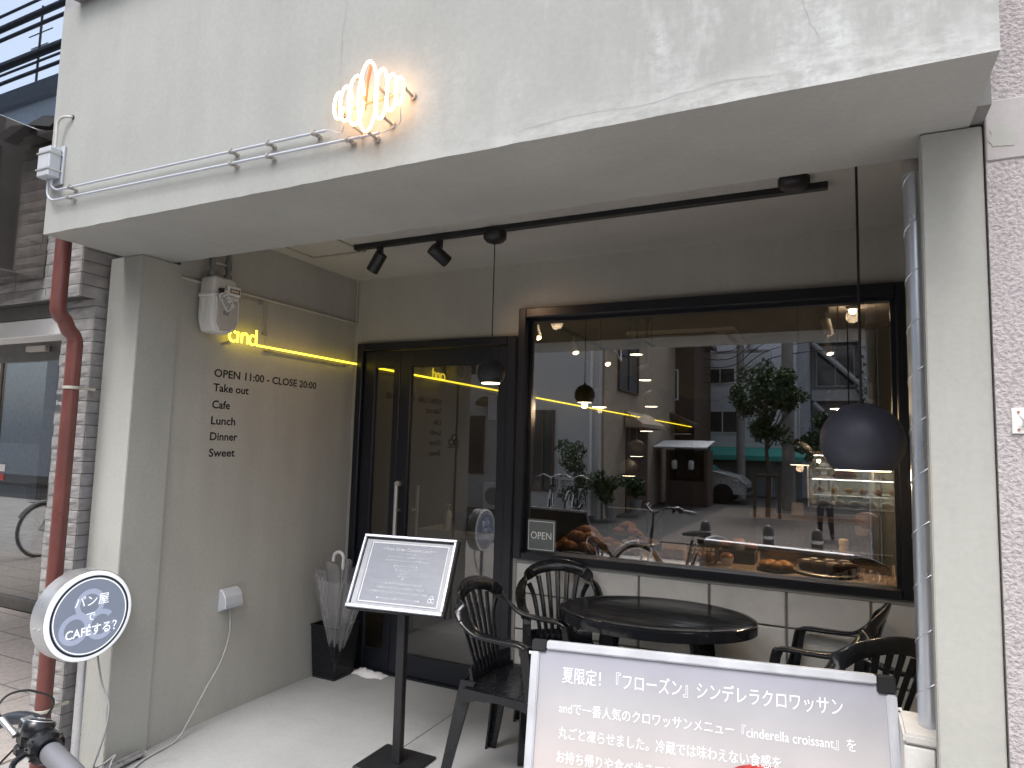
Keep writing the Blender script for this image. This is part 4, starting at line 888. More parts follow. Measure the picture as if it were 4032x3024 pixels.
room_track(-.05,5.0,8.1,'black ceiling track at the right inside the café',[(5.75,(.2,.3,-.9)),(6.9,(.2,-.3,-.9))],['grey track spotlight near the window top right','farther grey spotlight of the right inner track'])
for x,y,lab in ((-2.19,5.35,'bright round bulb in the ceiling near the window top left'),(.135,5.75,'bright round bulb in the ceiling near the window top right')):
    t=thing('bulb_lamp',lab,'ceiling lamp',(x,y,2.6),'bulbs in the café ceiling')
    obj('bulb',B().ball((x,y,2.565),.026),emitter('bulb_glow',(1,.82,.45),14),t,smooth=60)
    obj('ring',B().lathe([(.032,2.575),(.045,2.575),(.045,2.599),(.03,2.599)],24,M=MX.Translation((x,y,0))),M_grpla,t,smooth=40)
    L=bpy.data.lights.new('bulb','POINT'); L.energy=ROOMW; L.color=(1,.72,.45); L.shadow_soft_size=.05; lo=bpy.data.objects.new('bulb',L); COL.objects.link(lo); lo.parent=t; lo.location=(0,0,-.08)
acu=thing('ceiling_air_conditioner','white square air conditioner cassette in the café ceiling','air conditioner',(-1.33,6.85,2.6))
obj('panel',B().box(-1.85,-.82,6.33,7.30,2.562,2.599),mat('cassette_white',(.55,.52,.47),.5),acu,bevel=.01)
for q in ((-1.65,-1.0,6.39,6.44),(-1.65,-1.0,7.18,7.23),(-1.79,-1.74,6.5,7.1),(-.93,-.88,6.5,7.1)): obj('air_slot',B().box(q[0],q[1],q[2],q[3],2.559,2.5625),M_ink,acu)
# ------------------------------------------------------------------ counter, showcase, back room things
ct=thing('service_counter','dark café counter with a pale wooden top behind the window','counter',(.5,6.3,0))
obj('front_panel',B().box(-.62,1.55,6.02,6.55,0,.90),mat('counter_dark_panel',(.035,.035,.04),.5),ct)
for i in range(40): 
    x=-.60+.054*i; obj('rib',B().box(x,x+.03,6.005,6.0195,.05,.88),mat('rib_dark',(.045,.045,.05),.5) if i==0 else bpy.data.materials['rib_dark'],ct)
obj('worktop',B().box(-.66,1.58,5.95,6.6,.902,.945),mat('worktop_wood',(.24,.16,.10),.45,var=.2),ct,bevel=.004)
sc=thing('showcase','lit glass pastry showcase standing on the café counter','showcase',(.6,6.3,.95))
sx0,sx1,sy0,sy1,sz0,sz1=-.215,1.45,6.0,6.45,.947,1.47
obj('base',B().box(sx0,sx1,sy0,sy1,sz0,sz0+.07),M_black,sc,bevel=.003)
obj('top',B().box(sx0,sx1,sy0,sy1,sz1-.03,sz1),mat('showcase_top',(.40,.38,.34),.4),sc,bevel=.003)
for x in (sx0,sx1-.012): obj('post',B().box(x,x+.012,sy0,sy0+.012,sz0+.071,sz1-.031),M_steel,sc)
obj('back',B().box(sx0,sx1,sy1-.01,sy1,sz0+.071,sz1-.031),mat('showcase_back',(.45,.47,.44),.5),sc)
for z_ in (1.118,1.245): obj('shelf',B().box(sx0+.015,sx1-.015,sy0+.03,sy1-.011,z_,z_+.010),mat('shelf_glass',(.55,.58,.54),.2),sc)
for z_ in (1.108,1.235,1.432): obj('light_strip',B().box(sx0+.03,sx1-.03,sy0+.20,sy0+.22,z_,z_+.006),emitter('strip_white',(1,.97,.82),CASEW),sc)
obj('pane',B().box(sx0+.013,sx1-.013,sy0+.002,sy0+.006,sz0+.071,sz1-.031),M_acryl,sc)
def croissant_mesh(L=.075,r=.026,seed=0):
    rr=random.Random(seed); n=26; rings=[]
    for i in range(n+1):
        f=i/n; a=R(-75+150*f); env=math.sin(PI*(.04+.92*f))**.75; rid=1-.16*abs(math.sin(f*PI*6.5))**3; rad=r*env*rid+.002
        c=V((L*.72*math.sin(a),-L*.55*math.cos(a)+L*.3,r*.75*env)); t=V((math.cos(a),math.sin(a)*.76,0)).normalized(); nv=V((-t.y,t.x,0))
        rings.append([c+nv*rad*math.cos(b_)+V((0,0,1))*rad*.92*math.sin(b_) for b_ in [2*PI*k/12 for k in range(12)]])
    return B().loft(rings)
M_crois=mat('croissant_crust',(.46,.20,.08),.42,var=.5,vscale=38,col2=(.22,.075,.03),bmp=.3,bscale=60)
M_choc=mat('chocolate_crust',(.16,.055,.03),.4,var=.5,vscale=30)
M_toast=mat('toast_crumb',(.55,.33,.13),.7,var=.3,vscale=25,bmp=.4)
M_sugar=mat('icing_sugar',(.62,.58,.54),.9)
croi=mesh('croissant',croissant_mesh(),M_crois,smooth=55)
M_sill=mat('counter_board',(.40,.31,.25),.4,var=.12)
si=thing('window_counter','pale display counter running along inside the shop window','counter',(-.7,4.0,0))
obj('board',B().box(-1.64,1.05,3.735,4.5,.800,.832),M_sill,si,bevel=.003)
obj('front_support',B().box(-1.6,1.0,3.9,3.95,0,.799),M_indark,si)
def item(name,me,loc,rz,lab,cat,grp=None,sc_=1,rx=0):
    o=put(name,me); o.location=loc; o.rotation_euler=(rx,0,rz); o.scale=(sc_,)*3; return tag(o,lab,cat,grp)
rc=random.Random(12)
spots=[(-1.445,3.80,.845),(-1.325,3.80,.845),(-1.47,3.90,.845),(-1.375,3.90,.845),(-1.28,3.90,.845),(-1.43,3.99,.845),(-1.33,4.0,.845),(-1.40,3.85,.888),(-1.31,3.86,.888),(-1.42,3.95,.888),(-1.33,3.95,.892),(-1.24,4.0,.85),(-1.37,3.90,.928)]
pt1=tag(obj('pastry_plate',B().lathe([(.001,.834),(.15,.834),(.165,.842),(.16,.844),(.001,.839)],36,M=MX.Translation((-1.38,3.86,0))),M_black,smooth=50),'round black plate under the croissant pile','plate')
for p in spots: item('croissant',croi,p,rc.uniform(-.8,.8),'sugar dusted brown croissant in the pile beside the OPEN sign','croissant','croissants piled in the window',rc.uniform(1.2,1.4),rc.uniform(-.15,.15))
for p,l in (((-1.13,3.99,.95),0),((-1.19,4.01,.93),0),((-1.10,4.03,.93),0),((-1.16,4.05,.965),0)): item('danish_pastry',croi,p,rc.uniform(-3,3),'glazed red-brown pastry in the dark tray behind the toast cubes','pastry','glazed pastries in the tray',.95)
def cube_bread(x,y,z,s,rz,lab,grp):
    b=B().box(-s/2,s/2,-s/2,s/2,0,s*.92); o=obj('toast_cube',b,M_toast,bevel=.006,bseg=2); o.location=(x,y,z); o.rotation_euler=(0,0,rz); return tag(o,lab,'bread',grp)
tag(obj('pastry_plate',B().lathe([(.001,.834),(.10,.834),(.112,.841),(.001,.839)],32,M=MX.Translation((-1.17,3.83,0))),M_black,smooth=50),'small black plate under the first toast cubes','plate')
for x,y,rz in ((-1.215,3.81,.15),(-1.125,3.81,-.05),(-1.17,3.88,.1)): cube_bread(x,y,.841,.056,rz,'pale toasted bread cube on the small black plate left of the cake stand','toast cubes left of the cake stand')
for x,y,rz in ((-.875,3.90,.1),(-.805,3.895,-.1),(-.845,3.97,.2)): cube_bread(x,y,.833,.060,rz,'pale toasted bread cube between the cake stand and the wire basket','toast cubes right of the cake stand')
ck=thing('cake_stand','silver footed cake stand with dark cakes in the window','cake stand',(-1.01,3.80,.83))
obj('foot',B().lathe([(.052,.833),(.05,.838),(.02,.85),(.012,.865),(.011,.885),(.016,.90),(.03,.906),(.001,.906)],32,M=MX.Translation((-1.01,3.80,0))),M_steel,ck,smooth=60)
obj('dish',B().lathe([(.001,.906),(.05,.906),(.095,.916),(.108,.922),(.106,.925),(.09,.919),(.001,.911)],40,M=MX.Translation((-1.01,3.80,0))),M_steel,ck,smooth=60)
for k in range(5):
    a=2*PI*k/5+.3; tag(obj('dark_cake',B().ball((-1.01+.055*math.cos(a),3.80+.055*math.sin(a),.93),.026,1,1,.7),M_choc,smooth=60),'small dark round cake on the silver cake stand','cake','cakes on the cake stand')
tag(obj('cheese_wedge',B().prism([(-.955,3.76),(-.925,3.765),(-.945,3.79)],.919,.94),mat('cheese',(.62,.48,.22),.5)),'pale yellow wedge at the right edge of the cake stand','cake')
# wire basket with bread
wk=thing('wire_basket','black wire basket holding bread in the shop window','basket',(-.665,3.83,.83))
g=B(); bx0,bx1,by0,by1,bz0,bz1=-.735,-.60,3.765,3.90,.838,.935
for i in range(8):
    f=i/7; g.tube([(bx0+(bx1-bx0)*f,by0,bz0),(bx0-.008+(bx1-bx0+.016)*f,by0-.006,bz1)],.0012,5).tube([(bx0+(bx1-bx0)*f,by1,bz0),(bx0-.008+(bx1-bx0+.016)*f,by1+.006,bz1)],.0012,5)
    g.tube([(bx0,by0+(by1-by0)*f,bz0),(bx0-.008,by0-.006+(by1-by0+.012)*f,bz1)],.0012,5).tube([(bx1,by0+(by1-by0)*f,bz0),(bx1+.008,by0-.006+(by1-by0+.012)*f,bz1)],.0012,5)
for k in range(5):
    f=k/4; e=.008*f; g.tube([(bx0-e,by0-e,bz0+(bz1-bz0)*f),(bx1+e,by0-e,bz0+(bz1-bz0)*f),(bx1+e,by1+e,bz0+(bz1-bz0)*f),(bx0-e,by1+e,bz0+(bz1-bz0)*f)],.0014 if k<4 else .0025,5,closed=True)
obj('wires',g,M_black,wk)
for x,y in ((-.70,3.81),(-.635,3.81),(-.67,3.87)): tag(obj('bread_roll',B().ball((x,y,.868),.034,1.05,.9,.85),M_crois,smooth=60),'golden bread piece inside the black wire basket','bread','bread in the wire basket')
# muffins in foil cups
for x,y,z_ in ((-.545,3.85,.833),(-.50,4.0,.90)):
    t=thing('muffin',('red-brown muffin in a foil cup on the counter right of the wire basket' if z_<.85 else 'red-brown muffin in a foil cup on the raised tray behind'),'muffin',(x,y,z_),'muffins in foil cups')
    rings=[[(x+(.026+.010*f)*(1+.06*(-1)**k)*math.cos(2*PI*k/28),y+(.026+.010*f)*(1+.06*(-1)**k)*math.sin(2*PI*k/28),z_+.042*f) for k in range(28)] for f in (0,.5,1)]
    obj('foil_cup',B().loft(rings),M_steel,t); obj('crown',B().ball((x,y,z_+.045),.036,1,1,.62),M_crois,t,smooth=60)
tag(obj('raised_tray',B().box(-.60,-.41,3.93,4.08,.833,.898),M_black,bevel=.003),'dark raised tray behind the foil cup muffins','tray')
for x,y in ((-.58,4.03),(-.44,4.02)): tag(obj('pastry_mound',B().ball((x,y,.92),.036,1.1,.9,.7),M_crois,smooth=60),'orange-brown pastry on the raised dark tray','pastry','pastries on the raised tray')
tag(obj('pastry_plate',B().lathe([(.001,.834),(.085,.834),(.095,.841),(.001,.838)],32,M=MX.Translation((-.295,3.83,0))),M_black,smooth=50),'black plate under the golden rolls','plate')
for x,y in ((-.345,3.82),(-.29,3.80),(-.24,3.82),(-.32,3.87),(-.26,3.87)): tag(obj('golden_roll',B().ball((x,y,.86),.033,1.05,1,.75),mat('golden_crust',(.50,.24,.07),.35,var=.4,vscale=30) if 'golden_crust' not in bpy.data.materials else bpy.data.materials['golden_crust'],smooth=60),'shiny golden bread roll on the black plate','bread','golden rolls on the plate')
tag(obj('cake_plate',B().lathe([(.001,.833),(.13,.833),(.15,.845),(.147,.848),(.001,.838)],40,M=MX.Translation((-.055,3.87,0))),M_steel,smooth=50),'silver plate under the sugar dusted dark cakes','plate')
for k,(x,y) in enumerate(((-.145,3.86),(-.085,3.82),(-.02,3.80),(.045,3.84),(-.11,3.92),(-.04,3.91),(.03,3.92))):
    t=thing('chocolate_cake','round chocolate cake dusted with icing sugar on the silver plate','cake',(x,y,.84),'chocolate cakes on the silver plate')
    obj('crumb',B().lathe([(.001,.84),(.034,.84),(.039,.862),(.040,.885),(.034,.897),(.018,.902),(.001,.903)],22,M=MX.Translation((x,y,0))),mat('dark_cake_crumb',(.035,.018,.014),.8,bmp=.5) if k==0 else bpy.data.materials['dark_cake_crumb'],t,smooth=50)
    rs_=random.Random(k); q=[]
    for i in range(14): a=2*PI*i/14; q.append((x+.030*rs_.uniform(.5,1)*math.cos(a),y+.030*rs_.uniform(.5,1)*math.sin(a)))
    obj('sugar',B().add([(a,b_,.9005+.004*(1-((a-x)**2+(b_-y)**2)/.0009)) for a,b_ in q]+[(x,y,.9055)],[(i,(i+1)%14,14) for i in range(14)]),M_sugar,t,smooth=60)
# acrylic screens, dark tray back and OPEN plate
def screen(x0,x1,y,z1,lab,mt_):
    t=thing('display_screen',lab,'screen',((x0+x1)/2,y,.83))
    obj('sheet',B().box(x0,x1,y,y+.006,.833,z1),mt_,t); obj('top_edge',B().box(x0-.004,x1+.004,y-.003,y+.009,z1,z1+.006),M_alu,t); return t
screen(-.39,.25,4.02,.93,'low smoked acrylic screen with bright edge behind the dark cakes',glass('smoked_acrylic',.1,(.45,.42,.40)))
screen(-1.30,-.96,4.10,1.075,'dark navy display board with bright metal top edge behind the pastries',mat('navy_board',(.012,.014,.026),.5))
op=thing('open_sign','small grey OPEN plate with white border in the lower window corner','sign',(-1.55,3.66,.85))
plate=obj('plate',B().box(-1.625,-1.45,3.592,3.600,.845,1.028),mat('open_plate_grey',(.15,.175,.175),.35),op,bevel=.004)
bb=B()
for q in ((-1.618,-1.457,1.014,1.0175),(-1.618,-1.457,.8555,.859),(-1.618,-1.6145,.8592,1.0138),(-1.4605,-1.457,.8592,1.0138)): bb.box(q[0],q[1],3.5905,3.5918,q[2],q[3])
obj('border',bb,M_paperink,plate)
text('lettering','OPEN',M_paperink,plate,(-1.5375,3.5912,.917),(1,0,0),(0,0,1),height=.058,width=.128,align='CENTER')
# things on the counter at the back
for x,r_,z_ in [(-.12+.105*i,.032,1.13) for i in range(14)]: tag(obj('cream_puff',B().ball((x,6.17,z_+.022),r_,1,1,.8),M_toast if int(x*100)%2 else M_crois,smooth=60),'golden cream puff on the showcase shelf','pastry','pastries on the showcase shelf')
for i in range(13): tag(obj('wrapped_roll',B().ball((-.10+.115*i,6.15,1.047),.036,1.2,.9,.75),mat('wrapped_white',(.55,.54,.52),.4) if i==0 else bpy.data.materials['wrapped_white'],smooth=60),'pale wrapped roll on the showcase floor','pastry','wrapped rolls on the showcase floor')
item('plush_croissant',croi,(.06,6.2,1.26),.3,'single large golden pastry on the showcase top shelf','pastry',None,1.6)
bags=thing('wrapped_bread','orange-brown wrapped bread loaves on the counter right end','bread',(.3,5.8,.95))
obj('side_table',B().box(.12,1.3,5.60,5.94,.86,.90),M_wood,bags)
for i in range(5): obj('loaf',B().ball((.20+.16*i,5.75,.96),.085,1,.8,.72),mat('wrap_orange',(.42,.17,.05),.15,var=.5,vscale=16) if i==0 else bpy.data.materials['wrap_orange'],bags,smooth=60)
card=tag(obj('counter_card',B().box(-.335,-.245,5.99,5.995,.946,1.045),mat('card_paper',(.55,.48,.42),.6)),'small paper card standing on the café counter','card')
tag(obj('tablet_screen',B().box(-.46,-.34,6.02,6.03,.946,1.10),M_ink,bevel=.003),'black tablet standing on the café counter left of the showcase','tablet')
mill=tag(obj('pepper_mill',B().lathe([(.022,.833),(.026,.85),(.019,.89),(.025,.93),(.020,.945),(.026,.965),(.022,.985),(.001,.99)],24,M=MX.Translation((.03,4.14,0))),mat('mill_wood',(.55,.42,.26),.5),smooth=50),'pale wooden mill standing behind the acrylic screen','pepper mill')
# white cabinet behind the door
cb=thing('white_cabinet','low white drawer cabinet behind the entrance door','cabinet',(-2.4,4.5,0))
obj('carcass',B().box(-2.90,-2.05,4.35,4.80,.06,.80),M_white,cb,bevel=.003)
for z0_,z1_ in ((.10,.40),(.42,.77)): obj('drawer',B().box(-2.62,-2.08,4.338,4.3495,z0_,z1_),M_white,cb,bevel=.003)
tag(obj('dark_box',B().box(-2.62,-2.12,4.42,4.72,.801,.93),mat('navy_box',(.02,.022,.03),.5),bevel=.015,bseg=2),'dark flat case lying on the white cabinet','box')
pm=thing('pump_bottle','white pump bottle on the cabinet behind the door glass','bottle',(-2.68,4.45,.80))
obj('bottle',B().lathe([(.032,.802),(.034,.81),(.034,.91),(.02,.935),(.012,.94),(.001,.94)],20,M=MX.Translation((-2.68,4.45,0))),M_wpla,pm,smooth=50)
obj('pump',B().cyl((-2.68,4.45,.94),(-2.68,4.45,.985),.005,8).box(-2.705,-2.665,4.443,4.457,.98,.99),M_wpla,pm)
tag(obj('floor_mat',B().box(-2.5,-1.9,3.80,4.3,.001,.012),mat('grey_mat',(.16,.17,.20),.9)),'grey mat on the floor inside the entrance door','mat')

dc=thing('slanted_crate','dark slatted crate panel leaning behind the glass at the right window edge','crate',(.3,4.4,0))
obj('panel',B().prism([(.075,.834),(.225,1.13),(1.0,1.13),(1.0,.834)],4.40,4.42,'y'),mat('crate_dark',(.016,.019,.030),.5),dc)
for k in range(12): obj('slat',B().box(.22+.06*k,.25+.06*k,4.388,4.3995,.86,1.10),bpy.data.materials['crate_dark'],dc)
# ------------------------------------------------------------------ bicycles
M_tyre=mat('tyre_rubber',(.015,.015,.016),.8)
def make_bike(label,group,colr,basket=True):
    t=thing('bicycle',label,'bicycle',(0,0,0),group); fm=mat('bike_paint_'+colr[0],colr[1],.35,.2)
    WR=.315
    for nm,x in (('front_wheel',.53),('rear_wheel',-.50)):
        w=obj(nm,B().tube([(x+WR*math.cos(a),0,WR+.015+WR*math.sin(a)) for a in [2*PI*k/36 for k in range(36)]],.017,8,closed=True),M_tyre,t,smooth=60)
        obj('rim',B().tube([(x+(WR-.024)*math.cos(a),0,WR+.015+(WR-.024)*math.sin(a)) for a in [2*PI*k/36 for k in range(36)]],.008,6,closed=True),M_steel,w,smooth=60)
        sp=B(); 
        for k in range(20): a=2*PI*k/20; sp.tube([(x,.02*(-1)**k,WR+.015),(x+(WR-.026)*math.cos(a),0,WR+.015+(WR-.026)*math.sin(a))],.0012,4)
        obj('spokes',sp.cyl((x,-.045,WR+.015),(x,.045,WR+.015),.016,10),M_steel,w)
        obj('mudguard',B().tube([(x+(WR+.03)*math.cos(a),0,WR+.015+(WR+.03)*math.sin(a)) for a in [R(20+150*k/16) if nm=='rear_wheel' else R(30+130*k/16) for k in range(17)]],.02,8),M_grpla,t,smooth=60)
    z0=WR+.015
    obj('frame',B().tube([(-.50,0,z0),(-.08,0,.29)],.011,8).tube([(-.08,0,.29),(-.20,0,.66)],.016,10).tube([(-.08,0,.29),(.12,0,.36),(.36,0,.66)],.019,10).tube([(-.50,.03,z0),(-.19,0,.62)],.008,8).tube([(-.50,-.03,z0),(-.19,0,.62)],.008,8).tube([(.345,0,.60),(.325,0,.78)],.018,10),fm,t,smooth=50)
    obj('fork',B().tube([(.345,.0,.62),(.37,.045,.58),(.53,.05,z0)],.010,8).tube([(.345,0,.62),(.37,-.045,.58),(.53,-.05,z0)],.010,8),M_steel,t,smooth=50)
    obj('saddle',B().loft([[(-.36+.0,y,.735+.01*math.cos(y*14)) for y in (-.09,-.05,0,.05,.09)]+[(-.36,y,.70) for y in (.08,0,-.08)],[(-.24,y,.74) for y in (-.07,-.04,0,.04,.07)]+[(-.24,y,.70) for y in (.06,0,-.06)],[(-.08,y,.735) for y in (-.02,-.01,0,.01,.02)]+[(-.08,y,.71) for y in (.015,0,-.015)]]),M_plast,t,smooth=50)
    obj('seat_post',B().cyl((-.20,0,.64),(-.222,0,.70),.013,10),M_steel,t,smooth=50)
    obj('crank',B().cyl((-.08,-.06,.29),(-.08,.06,.29),.02,10).tube([(-.08,.06,.29),(.03,.075,.20)],.009,6).tube([(-.08,-.06,.29),(-.19,-.075,.38)],.009,6).box(0,.06,.07,.15,.185,.205).box(-.22,-.16,-.15,-.07,.37,.39),M_steel,t)
    obj('chain_case',B().prism([(-.50,.28),(-.08,.22),(0,.29),(-.08,.37),(-.50,.36)],-.05,-.04,'y'),M_plast,t)
    near=colr[0]=='near'
    def hp(s): return [(.30,s*.03,.944),(.295,s*.07,.965),(.272,s*.13,.992),(.235,s*.19,.998),(.195,s*.225,.988),(.16,s*.25,.973),(.08,s*.334,.957)]
    L_=smoothpath([(.302,0,.942)]+hp(1),5); R_=smoothpath([(.302,0,.942)]+hp(-1),5)
    hb=obj('handlebar',B().tube([(.325,0,.76),(.302,0,.95)],.012,10).tube(L_[::-1]+R_[1:],.0125,12),M_barb if near else M_steel,t,smooth=60)
    for s in (1,-1):
        g0=V((.16,s*.25,.973)); gd=(V((.08,s*.334,.957))-g0).normalized(); sd=V((gd.y,-gd.x,0)).normalized()*s
        Q=MX((gd,sd.cross(V((0,0,1))).normalized() if False else V((0,0,1)).cross(gd).normalized(),gd.cross(V((0,0,1)).cross(gd)).normalized())).transposed().to_4x4(); Q.translation=g0
        obj('grip',B().tube([(.0,0,0),(.006,0,0),(.06,0,0),(.112,0,0),(.116,0,0)],[.0165,.0185,.0188,.0185,.012],18,M=Q),M_gripg if near else M_plast,hb,smooth=50)
        fs_=-s if not near else s
        obj('brake_lever',B().tube(smoothpath([(-.045,fs_*.012,-.012),(-.03,fs_*.045,-.02),(.02,fs_*.058,-.022),(.085,fs_*.05,-.024)],4),.0055,8,M=Q),M_plast if near else M_steel,hb,smooth=40)
        if near:
            obj('shifter_ring',B().tube([(-.004,0,0),(-.010,0,0),(-.034,0,0),(-.046,0,0)],[.0225,.029,.029,.021],26,M=Q),M_plast,hb,smooth=40)
            dots=B(); [dots.ball((-.022+.006*math.sin(k*2.3),.0295*math.cos(k*.62),.0295*math.sin(k*.62)),.0022,seg=6,rings=4,M=Q) for k in range(11)]
            obj('shifter_studs',dots,M_plast,hb)
            Q2=Q@MX.Translation((-.060,0,.018))@Euler((R(18*s),R(-14),0)).to_matrix().to_4x4()
            pod=obj('shifter_pod',B().lathe([(.022,-.014),(.027,-.006),(.027,.008),(.024,.013),(.001,.013)],30,M=Q2),M_plast,hb,smooth=40)
            obj('dial_window',B().lathe([(.0205,.0132),(.019,.0155),(.011,.017),(.001,.0175)],30,M=Q2),M_dial,hb,smooth=60)
            obj('dial_rim',B().tube([Q2@V((.0215*math.cos(a),.0215*math.sin(a),.0135)) for a in [2*PI*k/30 for k in range(30)]],.0013,6,closed=True),M_alu,hb,smooth=60)
            obj('dial_pointer',B().box(-.004,.006,-.006,-.004,.0178,.0183,M=Q2).box(.004,.006,-.004,.004,.0178,.0183,M=Q2),M_white,hb)
            obj('brake_clamp',B().box(-.105,-.075,-.018,.018,-.022,.016,M=Q).box(-.10,-.08,fs_*.01-.012,fs_*.01+.012,-.04,-.02,M=Q),M_plast,hb,bevel=.004)
            obj('clamp_badge',B().box(-.112,-.078,-.012,.010,.017,.022,M=Q),M_alu,hb,bevel=.002)
            obj('cable_barrel',B().cyl(Q@V((-.10,fs_*.02,-.005)),Q@V((-.145,fs_*.03,.012)),.006,10),M_alu,hb,smooth=50)
            obj('brake_cable',B().tube(smoothpath([Q@V((-.14,fs_*.03,.010)),Q@V((-.165,fs_*.032,.028)),Q@V((-.172,fs_*.01,.045)),Q@V((-.165,-fs_*.03,.040)),Q@V((-.155,-fs_*.06,.0)),V((.33,s*.06,.85)),V((.35,s*.04,.75))],7),.0022,7),M_cord,hb,smooth=60)
    if basket:
        k=B(); X0,X1,Yb,Z0,Z1=.40,.66,.16,.66,.89
        for i in range(9):
            f=i/8; y=-Yb+2*Yb*f
            k.tube([(X0,y*.85,Z0),(X0-.02,y,Z1)],.0018,5).tube([(X1-.03,y*.85,Z0),(X1,y,Z1)],.0018,5).tube([(X0,y*.85,Z0),(X1-.03,y*.85,Z0)],.0018,5)
        for i in range(7):
            f=i/6; k.tube([(X0+(X1-X0-.03)*f,-Yb*.85,Z0),(X0-.02+(X1-X0+.02)*f,-Yb,Z1)],.0018,5).tube([(X0+(X1-X0-.03)*f,Yb*.85,Z0),(X0-.02+(X1-X0+.02)*f,Yb,Z1)],.0018,5)
        for z_ in (Z0,.72,.78,.84,Z1):
            f=(z_-Z0)/(Z1-Z0); yb=Yb*(.85+.15*f); k.tube([(X0-.02*f,-yb,z_),(X1-.03+.03*f,-yb,z_),(X1-.03+.03*f,yb,z_),(X0-.02*f,yb,z_)],.0018 if z_<Z1 else .004,6,closed=True)
        obj('basket',k,M_tyre,t)
    obj('kickstand',B().tube([(-.50,.05,z0),(-.46,.10,.02),(-.52,.12,.0)],.007,6).tube([(-.50,-.05,z0),(-.46,-.10,.02),(-.52,-.12,0)],.007,6),M_steel,t,smooth=50)
    return t
M_barb=mat('dark_bar',(.05,.055,.07),.35,.5); M_gripg=mat('grey_grip',(.17,.175,.195),.45,.1); M_dial=mat('dial_glass',(.02,.022,.028),.08,coat=1)
bk1=make_bike('bicycle with grey grip and black twist shifter parked in the foreground lower left',None,('near',(.05,.05,.06)),False)
place(bk1,(-1.414,.510,-.102),R(125))
bk2=make_bike('dark city bicycle parked by the white siding house across the street','bicycles across the street',('far',(.03,.03,.035)))
place(bk2,(-5.75,-6.75,GZ+.09),R(70))
dup(bk2,(-5.15,-6.7,GZ+.09),R(85),'black city bicycle parked beside the potted shrub across the street','bicycles across the street')
dup(bk2,(-8.85,1.35,-.062),R(80),'bicycle with front basket reflected in the automatic door of the stone clad shop',None)
# ------------------------------------------------------------------ bollards
bo=thing('bollard','dark round-topped bollard on the kerb reflected left of the others','bollard',(0,0,0),'bollards along the kerb')
obj('post',B().lathe([(.065,0),(.065,.50),(.060,.55),(.045,.585),(.02,.60),(.001,.602)],24),mat('bollard_grey',(.05,.05,.052),.5),bo,smooth=50); obj('ring',B().lathe([(.0655,.43),(.068,.44),(.068,.46),(.0655,.47)],24),M_alu,bo,smooth=50)
place(bo,(-.78,-1.85,-.062)); dup(bo,(-.22,-1.75,-.062),0,'dark round-topped bollard on the kerb reflected in the middle'); dup(bo,(.62,-1.85,-.062),0,'dark round-topped bollard on the kerb reflected rightmost'); dup(bo,(-1.55,-1.85,-.062),0,'dark round-topped bollard on the kerb behind the parked bicycle')
# ------------------------------------------------------------------ houses over the street
def siding(name,a,b_,pitch):
    m,n,bs=newmat(name); tc=nd(n,'ShaderNodeTexCoord'); sp=nd(n,'ShaderNodeSeparateXYZ'); n.links.new(tc.outputs['Object'],sp.inputs[0])
    mu=nd(n,'ShaderNodeMath',operation='MULTIPLY'); mu.inputs[1].default_value=1/pitch; n.links.new(sp.outputs[2],mu.inputs[0]); fr=nd(n,'ShaderNodeMath',operation='FRACT'); n.links.new(mu.outputs[0],fr.inputs[0])
    n.links.new(ramp(n,fr.outputs[0],[(.0,b_),(.25,a),(1,a)]),bs.inputs['Base Color']); bs.inputs['Roughness'].default_value=.7; bump(n,bs,fr.outputs[0],.5,.02); return m
M_hw=mat('house_window_glass',(.03,.035,.04),.08,spec=.9); M_wf=mat('window_frame_white',(.7,.7,.7),.5); M_brown=mat('brown_cladding',(.11,.075,.06),.7,var=.2); M_tan=mat('tan_render',(.38,.32,.26),.85)
def window(par,x0,x1,z0,z1,y,fm=None,axis='y',mull=1):
    f=fm or M_wf; t_=.05
    if axis=='y':
        wdw=obj('window',B().box(x0,x1,y,y+.06,z0,z0+t_).box(x0,x1,y,y+.06,z1-t_,z1).box(x0,x0+t_,y,y+.06,z0+t_,z1-t_).box(x1-t_,x1,y,y+.06,z0+t_,z1-t_).box((x0+x1)/2-.02,(x0+x1)/2+.02,y+.002,y+.058,z0+t_,z1-t_),f,par)
        obj('pane',B().box(x0+t_,x1-t_,y+.01,y+.03,z0+t_,z1-t_),M_hw,wdw)
    else:
        wdw=obj('window',B().box(y,y+.06,x0,x1,z0,z0+t_).box(y,y+.06,x0,x1,z1-t_,z1).box(y,y+.06,x0,x0+t_,z0+t_,z1-t_).box(y,y+.06,x1-t_,x1,z0+t_,z1-t_).box(y+.002,y+.058,(x0+x1)/2-.02,(x0+x1)/2+.02,z0+t_,z1-t_),f,par)
        obj('pane',B().box(y+.01,y+.03,x0+t_,x1-t_,z0+t_,z1-t_),M_hw,wdw)
    return wdw
h1=thing('siding_house','white horizontal siding house reflected in the left half of the window','house',(-8,-10,GZ))
obj('wall',B().box(-13,-5.12,-13.4,-8.1,GZ,6.4),siding('white_siding',(.66,.66,.66),(.40,.40,.41),.045),h1)
obj('roof',B().prism([(-13.5,6.4),(-4.7,6.4),(-9,8.2)],-13.8,-7.7,'y'),mat('dark_roof',(.06,.06,.065),.7),h1)
for q in ((-6.85,-6.25,.35,2.35),(-9.6,-8.2,.7,2.2),(-9.4,-8.0,3.6,4.9)): window(h1,*q,-8.1,M_brown)
obj('downpipe',B().cyl((-5.3,-8.05,GZ),(-5.3,-8.05,6.4),.04,10),M_white,h1,smooth=50)
obj('awning',B().prism([(-8.1,2.7),(-7.75,2.55),(-7.75,2.45),(-8.1,2.45)],-8.3,-7.0,'x'),M_brown,h1)
